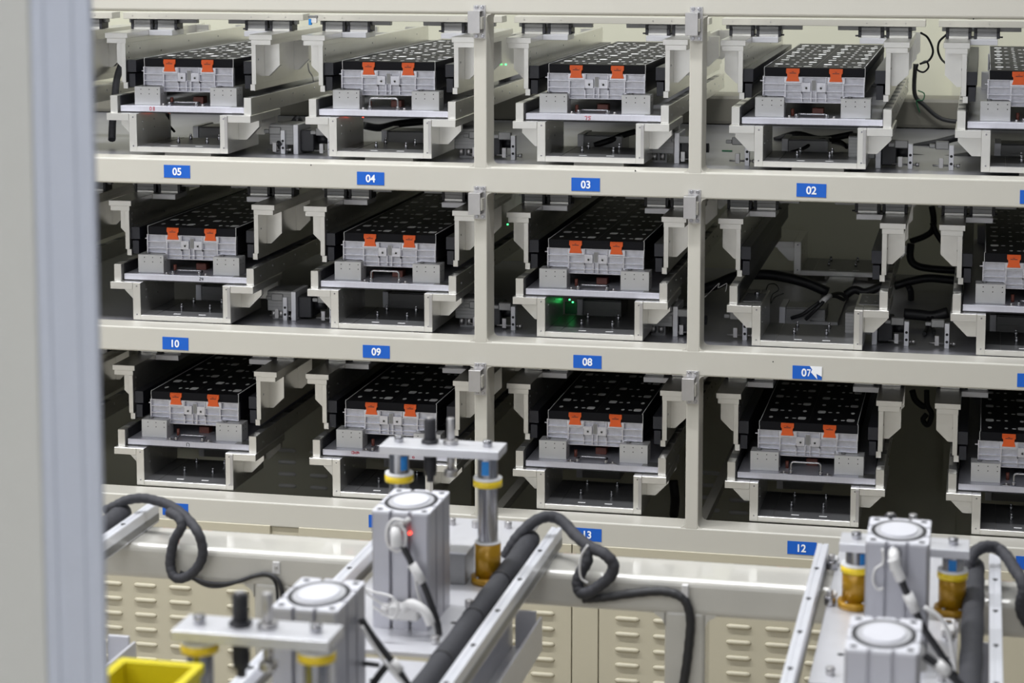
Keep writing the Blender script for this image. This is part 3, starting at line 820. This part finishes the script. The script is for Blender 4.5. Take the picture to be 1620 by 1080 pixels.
p = at(491, 33, y=.36 * S)
T = thing('air_fitting', 'blue and white push-in air fitting at the top between bays 05 and 04', 'fitting', p); og = p.copy()
MB().box(p.x - .004, p.x + .004, p.y - .006, p.y + .006, p.z - .012, p.z + .006, .001).build('blue_sleeve', 'bluep', T, org=og)
MB().box(p.x + .0045, p.x + .020, p.y - .006, p.y + .008, p.z - .006, p.z + .008, .001).build('valve_body', 'fit', T, org=og)
MB().box(p.x - .006, p.x + .022, p.y - .004, p.y + .008, p.z + .0085, p.z + .016, .001).build('port', 'alud', T, org=og)
# ================================================================ transfer tables in front of the rack
TZ = 1.186                                  # top of the table frame
PZ = 1.195                                  # top of the base plates
tf = thing('support_table', 'off-white painted tube frame in front of the rack carrying the lift stations', 'frame', (1.45, -1.9, 0))
def bt(b, n, m, p): return b.build(n, m, p, org=p.matrix_world.translation if False else TORG)
TORG = Vector((1.45, -1.9, 0))
MB().box(.45, 3.6, -1.943, -1.812, 1.115, TZ, .014, 4).build('crossbar', 'bar', tf, org=TORG)
MB().box(.45, 3.6, -3.42, -3.29, 1.115, TZ, .014, 4).build('crossbar', 'bar', tf, org=TORG)
for x in (1.846, 1.042, 2.72, 3.5, .46):
    for y in (-1.943, -3.42):
        b = MB().box(x, x + .076, y + .001, y + .077, 0, 1.125, .008, 3)
        if y > -2:
            for sx, xc in ((-1, x), (1, x + .076)):
                pts = [(xc, 1.12), (xc + sx * .022, 1.12)] + [(xc + sx * (.022 - .022 * math.sin(k / 5 * PI / 2)), 1.115 - .022 + .022 * math.cos(k / 5 * PI / 2)) for k in range(1, 6)]
                b.prism(pts, y + .003, y + .06)
        b.build('leg', 'bar', tf, org=TORG)
for y in (-1.93, -3.4):
    MB().box(.5, 3.55, y, y + .05, .16, .21, .004).build('lower_rail', 'bar', tf, org=TORG)
for x in (.46, 3.52):
    MB().box(x, x + .06, -3.3, -1.93, 1.12, 1.18, .004).build('side_rail', 'bar', tf, org=TORG)

XC = {'left': .619, 'middle': 1.452, 'right': 2.285}
HOLES = [-1.95, -2.13, -2.31, -2.49, -2.67, -2.85, -3.03, -3.21]
def lrail(name, lab, x0, x1, y0, y1, z0, z1):
    T = thing(name, lab, 'rail', ((x0 + x1) / 2, (y0 + y1) / 2, z0), 'slotted aluminium rails on the tables')
    og = T.location.copy()
    w = x1 - x0
    MB().box(x0, x1, y0, y1, z0, z1 - .0015, .0008).box(x0 + .0005, x0 + w * .40, y0, y1, z1 - .002, z1).box(x1 - w * .40, x1 - .0005, y0, y1, z1 - .002, z1).build('rail_body', 'rail', T, org=og)
    MB().box(x1 - .001, x1 + .0012, y0 + .002, y1 - .002, z0 + (z1 - z0) * .12, z0 + (z1 - z0) * .5).build('side_ledge', 'alud', T, org=og)
    for y in HOLES:
        if y0 < y < y1: MB().cyl(((x0 + x1) / 2, y, z1 - .0008), .0048, .0014, n=12).build('screw_hole', 'dark', T, org=og)
    return T
for k, xc in XC.items():
    for s in (-1, 1):
        if k == 'left' and s < 0: continue
        x0 = xc + (.149 if s > 0 else -.169)
        lrail('table_rail', '%s slotted aluminium rail of the %s lift table' % ('right' if s > 0 else 'left', k), x0, x0 + .021, -3.5, -1.79, TZ + .0005, 1.226)
    # lower channel
    x0 = xc + (.115 if k != 'left' else .256); ye = -1.955 if k != 'left' else -2.25
    T = thing('cable_channel', 'grey open channel under the right rail of the %s lift table' % k, 'channel', (x0 + .03, -2.9, 1.035), 'grey channels under the table rails')
    og = T.location.copy()
    MB().box(x0 - .012, x0 + .05, -3.28, ye, 1.035, 1.04).box(x0 - .012, x0 - .007, -3.28, ye, 1.04, 1.10).box(x0 + .045, x0 + .05, -3.28, ye, 1.04, 1.10).build('channel_body', 'alu', T, org=og)
    MB().box(x0 + .0, x0 + .04, ye - .01, ye - .003, 1.04, 1.112, .001).build('end_clip', 'alu', T, org=og)
    if k == 'left': continue
    # base plates
    for (ya, yb2, nm) in ((-2.46, -1.66, 'rear'), (-3.28, -2.50, 'front')):
        T = thing('base_plate', '%s aluminium base plate of the %s lift table' % (nm, k), 'plate', (xc, (ya + yb2) / 2, TZ + .0005), 'aluminium base plates on the tables')
        og = T.location.copy()
        MB().box(xc - .132, xc + .098, ya, yb2, TZ + .0005, PZ, .0008).build('plate_body', 'alu', T, org=og)
        for (dx, yy) in ((-.10, ya + .04), (.075, ya + .05), (-.07, yb2 - .05), (.045, yb2 - .05), (.085, ya + .25), (-.02, yb2 - .06)):
            MB().cyl((xc + dx, yy, PZ), .0075, .013, n=14, bev=.001).cyl((xc + dx, yy, PZ + .010), .004, .0032, n=6).build('bolt', 'steelb', T, org=og)
        for (dx, yy) in ((.02, yb2 - .10), (.080, ya + .16), (-.09, ya + .14)):
            MB().cyl((xc + dx, yy, PZ - .0002), .006, .0006, n=12).build('bore', 'dark', T, org=og)

# ---- compact cylinders
def make_cyl():
    T = thing('pneumatic_cylinder', 'x', 'cylinder')
    h = .205; w = .0505; d = .149
    b = MB()
    # square body with slots down each face (outline in x,y)
    def side(p0, p1, nrm, ws):
        pts = []
        ax = (p1[0] - p0[0], p1[1] - p0[1]); L = math.hypot(*ax); ux, uy = ax[0] / L, ax[1] / L
        for q in ws:
            for (tt, dd) in ((q - .0034, 0), (q - .0034, .010), (q + .0034, .010), (q + .0034, 0)):
                pts.append((p0[0] + ux * tt - nrm[0] * dd, p0[1] + uy * tt - nrm[1] * dd))
        return pts
    o = []
    c = .004
    o += [(-w + c, 0)] + side((-w, 0), (w, 0), (0, -1), (.034, .067)) + [(w - c, 0), (w, c)]
    o += side((w, 0), (w, d), (1, 0), (.05, .10)) + [(w, d - c), (w - c, d)]
    o += side((w, d), (-w, d), (0, 1), (.034, .067)) + [(-w + c, d), (-w, d - c)]
    o += side((-w, d), (-w, 0), (-1, 0), (.05, .10)) + [(-w, c)]
    b.prism(o, 0, h - .004, 'z'); b.build('body', 'cyl', T)
    t = MB()
    t.prism(o, h - .0039, h, 'z')
    tp = t.build('top_face', 'cyltop', T)
    cy_ = d / 2
    def ell(b, z, r, hh, n=40):
        b.prism([(r * math.cos(2 * PI * i / n), cy_ + r * 1.38 * math.sin(2 * PI * i / n)) for i in range(n)], z, z + hh, 'z')
    g = MB(); ell(g, h, .0455, .0005); g.build('seal_groove', 'black', T)
    g = MB(); ell(g, h + .0005, .0385, .0006); g.build('piston_cap', 'cap', T)
    g = MB(); ell(g, h + .0011, .0300, .0022); g.build('cap_boss', 'cyltop', T)
    for sx in (-1, 1):
        for yy in (.014, d - .014):
            MB().cyl((sx * .039, yy, h + .0001), .0052, .0006, n=14).build('corner_hole', 'dark', T)
    return T
used2 = set()
P_cyl = make_cyl()
CYL = {('middle', 'rear'): -2.352, ('middle', 'front'): -2.882, ('right', 'rear'): -2.357, ('right', 'front'): -2.886}
for (k, q), y in CYL.items():
    lab = '%s silver square air cylinder of the %s lift table' % (q, k)
    if not used2: used2.add(1); P_cyl.location = (XC[k] - .001, y, PZ); P_cyl['label'] = lab; P_cyl['group'] = 'square air cylinders on the tables'
    else: dup(P_cyl, Vector((XC[k] - .001, y, PZ)), lab)

# ---- guided lift frames: plate on two columns with yellow rings, black damper and steel bolt
def lift(k, yf, ztop, lab, bush=True, hi=True):
    xc = XC[k] + .002
    T = thing('lift_station', lab, 'frame', (xc, yf + .035, PZ))
    og = T.location.copy()
    MB().box(xc - .1115, xc + .1115, yf, yf + .072, ztop - .0155, ztop, .0012, 2).build('top_plate', 'alu', T, org=og)
    for i, dx in enumerate((-.0835, .0835)):
        x = xc + dx; y = yf + .036
        cz = ztop - .0156
        c = MB().cyl((x, y, PZ + .001), .0185, cz - PZ - .001, n=28, bev=.0008).build('guide_column', 'steel', T, org=og)
        # narrow sticker on the column
        a0 = -1.15 if dx < 0 else -1.95
        pts = []
        R1, R2 = .0187, .0192
        for j in range(7):
            th = a0 + j * .12; pts.append((x + R2 * math.cos(th), y + R2 * math.sin(th)))
        for j in range(6, -1, -1):
            th = a0 + j * .12; pts.append((x + R1 * math.cos(th), y + R1 * math.sin(th)))
        if yf > -3: MB().prism(pts, cz - .034, cz - .008, 'z').build('sticker', 'bluep', c, org=og)
        rz_ = cz - (.047 if hi else .013)
        if not hi and k == 'right': rz_ = cz - .034
        MB().ring((x, y, rz_ - .010), .0265, .0187, .012).build('damper_ring', 'yellow', T, org=og)
        MB().ring((x, y, rz_ + .0021), .0262, .0187, .004).build('ring_rim', 'film', T, org=og)
        MB().cyl((x, y, ztop), .0085, .012, n=16, bev=.0012).cyl((x, y, ztop + .009), .005, .0035, n=6).build('bolt', 'steel', T, org=og)
    xd = xc - .0255; yd = yf + .04
    dd = MB().cyl((xd, yd, ztop + .0001), .0165, .007, n=6, bev=.0008).cyl((xd, yd, ztop + .007), .0105, .038, n=20, bev=.001).tube([(xd, yd, ztop + .007 + i * .0019) for i in range(2)], .0106, 12, 1)
    for i in range(15): dd.cyl((xd, yd, ztop + .010 + i * .0022), .0113, .0011, n=20)
    dd.cyl((xd, yd, ztop - .060), .0112, .0443, n=20, bev=.001)
    for i in range(14): dd.cyl((xd, yd, ztop - .052 + i * .0024), .0122, .0012, n=20)
    dd.cyl((xd, yd, ztop - .072), .0065, .0125, n=14)
    dd.build('shock_absorber', 'black', T, org=og)
    MB().cyl((xd, yd, ztop + .0451), .0065, .003, n=14).build('absorber_tip', 'steelb', T, org=og)
    xb = xc + .0135
    sb_ = MB().cyl((xb, yd, ztop + .0001), .0145, .008, n=6, bev=.0008).cyl((xb, yd, ztop + .008), .0072, .041, n=14, bev=.001)
    sb_.cyl((xb, yd, ztop - .052), .0072, .0363, n=14).cyl((xb, yd, ztop - .060), .013, .013, n=6, bev=.001)
    sb_.build('stop_bolt', 'steelb', T, org=og)
    if bush:
        for i, dx in enumerate((-.0835, .0835)):
            x = xc + dx; y = yf + .036
            B = thing('guide_bushing', '%s amber guide bushing around the column behind the %s table cylinder' % ('left' if dx < 0 else 'right', k), 'bushing', (x, y, PZ), 'amber guide bushings')
            o2 = B.location.copy()
            MB().ring((x, y, PZ + .0002), .031, .0188, .013).build('flange', 'amber', B, org=o2)
            MB().ring((x, y, PZ + .0133), .0238, .0188, .062).build('sleeve', 'amber', B, org=o2)
            MB().ring((x, y, PZ + .0754), .0236, .0190, .003).build('rim', 'film', B, org=o2)
            for a in (-2.1, -1.0): MB().cyl((x + .0275 * math.cos(a), y + .0275 * math.sin(a), PZ + .0132), .0028, .003, n=8).build('bolt', 'steelb', B, org=o2)
zM = at(607.8, 705.3, y=-2.10).z
zR = at(1327, 859, y=-2.10).z
zM2 = at(270.5, 996.7, y=-3.13).z
print('lift z', zM, zR, zM2)
lift('middle', -2.10, zM, 'tall raised lift frame behind the rear cylinder of the middle table')
lift('right', -2.10, zR, 'low lift frame half hidden by the rear cylinder of the right table', hi=False)
lift('middle', -3.13, zM2, 'nearest lift frame with yellow rings at the bottom left', bush=False, hi=False)

# junction box behind the middle cylinder
p = at(736, 925, z=PZ); q = at(736, 877, y=p.y)
T = thing('junction_box', 'grey metal box with overhanging lid beside the rear cylinder of the middle table', 'box', (p.x - .03, p.y + .05, PZ)); og = T.location.copy()
MB().box(p.x - .065, p.x, p.y, p.y + .075, PZ + .0003, q.z, .001).build('box_body', 'alud', T, org=og)
MB().box(p.x - .067, p.x + .003, p.y - .003, p.y + .078, q.z + .0002, q.z + .003, .0005).build('lid', 'alu', T, org=og)

# ---- fittings, hoses, tags
def hose(name, label, pts, r, m='cable', cat='cable', grp=None, n=10, sub=6, y=None, z=None):
    P = []
    for t in pts:
        if len(t) == 3 and isinstance(t[2], str): P.append(at(t[0], t[1], z=float(t[2])))
        else: P.append(at(t[0], t[1], y=t[2] if len(t) == 3 else y))
    return solo(MB().tube(P, r, n, sub), name, m, label, cat, grp)
def fitting(px, py, y, lab, sc=1.0):
    p = at(px, py, y=y)
    T = thing('elbow_fitting', lab, 'fitting', p); o = p.copy()
    MB().tube([p + Vector((0, .010, 0)), p + Vector((0, -.004 * sc, 0)), p + Vector((.002, -.012 * sc, -.006 * sc)), p + Vector((.004, -.014 * sc, -.022 * sc))], .0085 * sc, 12, 5).build('elbow', 'fit', T, org=o)
    MB().cyl(p + Vector((0, .004, 0)), .0115 * sc, .010, 'y', 6, bev=.001).build('nut', 'steel', T, org=o)
    return T
def taghose(lab, pts, y, f0, f1, r=.0055):
    P = [at(a, b_, y=y if len(t) == 2 else t[2]) for t in pts for (a, b_) in [t[:2]]]
    o = solo(MB().tube(P, r, 10, 6), 'air_hose', 'cable', lab, 'hose', None)
    a = P[f0].lerp(P[f1], -.05); c = P[f0].lerp(P[f1], 1.05)
    og = o.location.copy()
    MB().tube([a, c], r * 1.5, 12, 1).build('tag_sleeve', 'fit', o, org=og)
    return o
yM = -2.352
fitting(628, 836, yM - .012, 'white elbow fitting high on the front of the middle rear cylinder', 1.2)
hose('sensor_wire', 'coiled clear sensor wire around the fitting on the middle rear cylinder', [(640, 824), (622, 822), (612, 838), (614, 862), (628, 872), (640, 862), (641, 842), (630, 828), (618, 834)], .0028, 'fit', 'wire', y=yM - .022)
hose('sensor_wire', 'white wire stub above the red light on the middle rear cylinder', [(630, 832), (640, 826), (648, 820)], .004, 'fit', 'wire', y=yM - .012)
taghose('black hose with white tag down the middle rear cylinder', [(637, 864), (648, 884), (652, 893), (668, 920), (682, 955), (692, 985), (695, 1004)], yM - .020, 2, 3)
hose('sensor_wire', 'pale wire beside the black hose on the middle rear cylinder', [(655, 905), (663, 945), (680, 980), (692, 1003)], .0022, 'fit', 'wire', y=yM - .016)
p = at(648, 843.5, y=yM - .0035); solo(MB().cyl((p.x, p.y, p.z), .0024, .003, 'y', 12), 'status_light', 'led', 'glowing red sensor light on the middle rear cylinder', 'light')
# valve at the foot of the middle rear cylinder
p = at(625, 985, y=yM - .03); zz_ = p.z
T = thing('speed_valve', 'grey flow valve with knob at the foot of the middle rear cylinder', 'valve', (p.x, p.y, zz_)); og = T.location.copy()
MB().box(p.x - .012, p.x + .040, p.y, p.y + .0285, zz_ + .004, zz_ + .030, .003).build('valve_body', 'fit', T, org=og)
MB().cyl((p.x - .026, p.y + .014, zz_ + .018), .012, .014, 'x', 12, bev=.001).build('knob', 'steelb', T, org=og)
MB().tube([(p.x + .01, p.y + .01, zz_ + .02), (p.x + .03, p.y - .006, zz_ + .038), (p.x + .055, p.y - .012, zz_ + .028), (p.x + .066, p.y - .012, zz_ + .006)], .0085, 10, 5).build('elbow', 'fit', T, org=og)
hose('sensor_wire', 'thin clear wires looping left of the middle rear cylinder', [(572, 928), (590, 936), (608, 940), (622, 946), (612, 958), (596, 950), (578, 936)], .0022, 'fit', 'wire', y=yM - .06)
hose('sensor_wire', 'second clear wire loop left of the middle rear cylinder', [(618, 942), (630, 958), (622, 978), (604, 968), (590, 960)], .0022, 'fit', 'wire', y=yM - .06)
taghose('black hose running down beside the middle front cylinder', [(571, 978), (585, 1000), (603, 1024), (620, 1046), (632, 1062), (650, 1090)], -2.78, 3, 4)
hose('sensor_wire', 'pale wire beside the hose of the middle front cylinder', [(572, 990), (590, 1020), (612, 1052), (640, 1084)], .0026, 'fit', 'wire', y=-2.80)
hose('cable', 'short black cable right of the middle front cylinder foot', [(565, 1048), (585, 1050), (600, 1052)], .004, y=-2.75)
hose('cable', 'black cable angling down right of the middle front cylinder', [(612, 1052), (598, 1070), (585, 1090)], .006, y=-2.80)
# right table
yR = -2.357
fitting(1414, 876, yR - .012, 'white elbow fitting high on the front of the right rear cylinder', 1.05)
hose('sensor_wire', 'thick white hose stub under the elbow of the right rear cylinder', [(1412, 884), (1418, 900), (1426, 918)], .0085, 'fit', 'hose', y=yR - .028)
taghose('black hose with white tag down the right rear cylinder', [(1425, 916), (1432, 932), (1436, 940), (1448, 966), (1462, 995), (1480, 1022), (1500, 1052), (1515, 1075)], yR - .030, 2, 3, .006)
hose('sensor_wire', 'thin clear wire loop on the right rear cylinder', [(1396, 868), (1397, 890), (1385, 900), (1381, 918), (1388, 932), (1398, 930)], .0022, 'fit', 'wire', y=yR - .010)
hose('sensor_wire', 'pale wires running down right of the right rear cylinder', [(1462, 960), (1482, 972), (1496, 990), (1505, 1020), (1512, 1060)], .0035, 'fit', 'wire', y=yR - .05)
taghose('black hose with white tag right of the right front cylinder', [(1462, 1036), (1476, 1046), (1482, 1050), (1500, 1064), (1512, 1076), (1530, 1095)], -2.84, 2, 3, .006)
fitting(1452, 1028, -2.80, 'white elbow fitting on the side of the right front cylinder', 1.1)
p = at(1500, 1000, z=PZ); T = thing('hose_clamp', 'white clamp block on the base plate right of the right rear cylinder', 'clamp', (p.x, p.y, PZ)); og = T.location.copy()
MB().box(p.x - .012, p.x + .012, p.y - .03, p.y + .03, PZ + .0002, PZ + .016, .003).build('clamp_body', 'fit', T, org=og)
MB().cyl((p.x, p.y, PZ + .0161), .006, .004, n=12).build('bolt', 'steel', T, org=og)
# small valves left of the right machine
for i, (px, py) in enumerate(((1313, 957), (1316, 900))):
    p = at(px, py, z=PZ)
    T = thing('speed_valve', ('nearer', 'farther')[i] + ' small chrome flow valve inside the left rail of the right table', 'valve', (p.x, p.y, PZ)); og = T.location.copy()
    MB().cyl((p.x, p.y, PZ + .0002), .010, .016, n=12, bev=.001).build('valve_body', 'steel', T, org=og)
    MB().cyl((p.x, p.y, PZ + .0163), .006, .012, n=10, bev=.001).build('knob', 'steelb', T, org=og)
    MB().tube([(p.x, p.y + .011, PZ + .01), (p.x + .006, p.y + .024, PZ + .012), (p.x + .004, p.y + .04, PZ + .01)], .006, 8, 4).build('port', 'fit', T, org=og)

# ---- sleeved cable bundles along the rails, with loops over the crossbar
ZB = '1.222'
def bundle(name, lab, P, r, grp='sleeved cable bundles on the tables'):
    return solo(MB().tube(P, r, 14, 7, wob=.05), name, 'sleeve', lab, 'cable', grp)
def ties(o, pts, r):
    for p, d in pts:
        p = Vector(p); d = Vector(d).normalized() * .003
        MB().tube([p - d, p + d], r, 14, 1).build('tie', 'cable', o, org=o.location)
def W(k, dx, y, z): return Vector((XC[k] + dx, y, z))
# middle
bm_ = bundle('cable_bundle', 'thick black sleeved cable bundle along the right rail of the middle table', [W('middle', .119, -3.25, 1.214), W('middle', .119, -3.0, 1.214), W('middle', .121, -2.6, 1.215), W('middle', .121, -2.3, 1.215), W('middle', .122, -2.0, 1.216), W('middle', .122, -1.86, 1.220)], .0190)
ties(bm_, [(W('middle', .121, y, 1.2155), (0, 1, 0)) for y in (-2.55, -2.33, -2.12, -1.95)], .0202)
L = [(800, 880), (808, 866), (820, 848), (843, 826), (866, 817), (888, 823), (910, 846), (932, 864), (955, 875), (970, 892), (966, 910), (950, 925), (931, 937), (918, 936), (914, 920), (920, 903), (929, 886), (926, 866)]
yl = [-1.90, -1.90, -1.89, -1.87, -1.85, -1.85, -1.88, -1.93, -1.968, -1.972, -1.972, -1.972, -1.970, -1.962, -1.957, -1.955, -1.953, -1.945]
solo(MB().tube([at(a, b_, y=yy) for (a, b_), yy in zip(L, yl)], .0112, 12, 7, wob=.05), 'cable_bundle', 'sleeve', 'black sleeved cable loop over the end of the middle table rail', 'cable', 'sleeved cable loops')
hose('cable_tie', 'white wire along the cable loop of the middle table', [(930, 862), (920, 878), (917, 900), (920, 915), (930, 922)], .0022, 'fit', 'wire', y=-1.985)
L = [(922, 947), (940, 946), (962, 944), (1005, 938), (1044, 935), (1070, 940), (1085, 952), (1092, 980), (1090, 1016), (1085, 1058), (1078, 1100), (1070, 1150)]
solo(MB().tube([at(a, b_, y=-1.954) for a, b_ in L], .0085, 12, 7, wob=.05), 'cable_bundle', 'cable', 'black cable running along the crossbar and down the table leg', 'cable')
solo(MB().box(*sum([[at(1084, 936, y=-1.95).x - .006, at(1084, 936, y=-1.95).x + .006], [-1.956, -1.9435], [at(1084, 936, y=-1.95).z - .012, at(1084, 936, y=-1.95).z + .014]], []), .001), 'cable_clip', 'fit', 'small cable clip at the bend of the black cable on the crossbar', 'clip')
# left
bundle('cable_bundle', 'thick black sleeved cable bundle along the right rail of the left table', [W('left', .119, -3.25, 1.216), W('left', .119, -2.6, 1.216), W('left', .121, -2.3, 1.216), W('left', .122, -2.0, 1.217), W('left', .122, -1.86, 1.224)], .0190)
K = lambda x, y: (150 + x / 3.484, 770 + y / 3.484)
L = [K(*q) for q in ((60, 130), (120, 100), (180, 72), (260, 62), (340, 76), (420, 105), (500, 165), (562, 240), (592, 320), (590, 395), (552, 460), (492, 500), (440, 496), (417, 440), (420, 370), (440, 290), (478, 220), (462, 170), (410, 140))]
yl = [-1.88, -1.88, -1.87, -1.86, -1.86, -1.88, -1.93, -1.965, -1.968, -1.968, -1.968, -1.968, -1.966, -1.960, -1.957, -1.955, -1.953, -1.945, -1.925]
solo(MB().tube([at(a, b_, y=yy) for (a, b_), yy in zip(L, yl)], .0098, 12, 7, wob=.05), 'cable_bundle', 'sleeve', 'black sleeved cable loop over the end of the left table rail', 'cable', 'sleeved cable loops')
L = [K(*q) for q in ((470, 470), (540, 502), (620, 528), (720, 533), (800, 518), (880, 490), (945, 480), (1000, 505), (1028, 560), (1036, 640), (1040, 760))]
hose('cable', 'thin black cable running along the crossbar left of the near cylinder', L, .0042, y=-1.951)
L = [K(*q) for q in ((540, 506), (600, 540), (660, 552), (740, 540), (860, 500), (945, 488), (990, 520), (1005, 590), (1008, 760))]
hose('cable', 'second thin black cable sagging below the first on the crossbar', L, .0026, y=-1.950)
p = at(437, 897, y=-1.945); T = thing('cable_clip', 'small white clip plate with screw on the crossbar', 'clip', (p.x, -1.945, p.z)); og = T.location.copy()
MB().box(p.x - .0075, p.x + .0075, -1.9465, -1.9435, p.z - .013, p.z + .011, .001).build('clip_plate', 'fit', T, org=og)
MB().cyl((p.x, -1.9495, p.z), .0035, .003, 'y', 10).build('screw', 'steelb', T, org=og)
# right
G = lambda x, y: (1220 + x / 3.6, 780 + y / 3.6)
bundle('cable_bundle', 'thick black sleeved cable bundle along the right rail of the right table', [W('right', .117, -3.25, 1.214), W('right', .117, -3.0, 1.214), W('right', .118, -2.6, 1.215), W('right', .121, -2.3, 1.216), W('right', .122, -2.0, 1.217), W('right', .122, -1.86, 1.220)], .0190)
L = [G(*q) for q in ((1120, 440), (1130, 385), (1160, 335), (1215, 306), (1285, 312), (1345, 365), (1385, 430), (1425, 490), (1440, 560), (1425, 620), (1430, 680), (1470, 750))]
yl = [-1.92, -1.91, -1.89, -1.87, -1.86, -1.88, -1.92, -1.955, -1.966, -1.966, -1.966, -1.966]
solo(MB().tube([at(a, b_, y=yy) for (a, b_), yy in zip(L, yl)], .0112, 12, 7, wob=.05), 'cable_bundle', 'sleeve', 'black sleeved cable loop over the end of the right table rail', 'cable', 'sleeved cable loops')

# ---- yellow bin on the near crossbar
p = at(254, 1048, y=-3.19)
T = thing('yellow_bin', 'open yellow plastic bin cut off at the bottom left', 'bin', (p.x, -3.35, TZ)); og = T.location.copy()
zt_ = p.z; bw = .053
b = MB()
o = [(-bw, 0), (bw, 0)]
x = p.x
b.box(x - bw, x + bw, -3.42, -3.19, TZ + .0005, TZ + .006)
b.box(x - bw, x + bw, -3.196, -3.19, TZ + .006, zt_)
b.box(x - bw, x + bw, -3.42, -3.414, TZ + .006, zt_)
b.box(x - bw, x - bw + .005, -3.414, -3.196, TZ + .006, zt_); b.box(x + bw - .005, x + bw, -3.414, -3.196, TZ + .006, zt_)
b.build('bin_body', 'bin', T, org=og)
r_ = MB()
r_.box(x - bw - .006, x + bw + .006, -3.190, -3.183, zt_ - .012, zt_ + .001, .001).box(x - bw - .006, x + bw + .006, -3.427, -3.420, zt_ - .012, zt_ + .001, .001)
r_.box(x - bw - .007, x - bw, -3.42, -3.19, zt_ - .012, zt_ + .001, .001).box(x + bw, x + bw + .007, -3.42, -3.19, zt_ - .012, zt_ + .001, .001)
r_.build('bin_rim', 'bin', T, org=og)

# ---- safety screen post and panel at the left, closest to the camera
pa = at(60, 540, y=-3.65); pb = at(157, 540, y=-3.65)
x0, x1 = pa.x, pb.x; w_ = x1 - x0; yf = -3.65
T = thing('screen_post', 'tall blurred silver aluminium profile post at the left edge', 'post', ((x0 + x1) / 2, yf, 0)); og = T.location.copy()
o = [(x0, yf + .003), (x0 + .003, yf)]
for q in (.27, .73):
    o += [(x0 + w_ * (q - .055), yf), (x0 + w_ * (q - .035), yf + .0012), (x0 + w_ * (q + .035), yf + .0012), (x0 + w_ * (q + .055), yf)]
o += [(x1 - .003, yf), (x1, yf + .003), (x1 - .0235, yf + .052), (x0 + .002, yf + .052), (x0 + .0005, yf + .034), (x0, yf + .034)]
MB().prism(o, 0.001, 3.6, 'z').build('profile', 'post', T, org=og)
T = thing('safety_screen', 'plain off-white panel filling the left edge beside the silver post', 'panel', (x0 - .055, yf + .006, 0)); og = T.location.copy()
MB().box(x0 - .11, x0 - .0005, yf + .002, yf + .03, 0.05, 3.6, .002).build('sheet', 'door', T, org=og)
MB().box(x0 - .11, x0 - .0005, yf, yf + .032, 0.0, 0.05).build('foot', 'door', T, org=og)
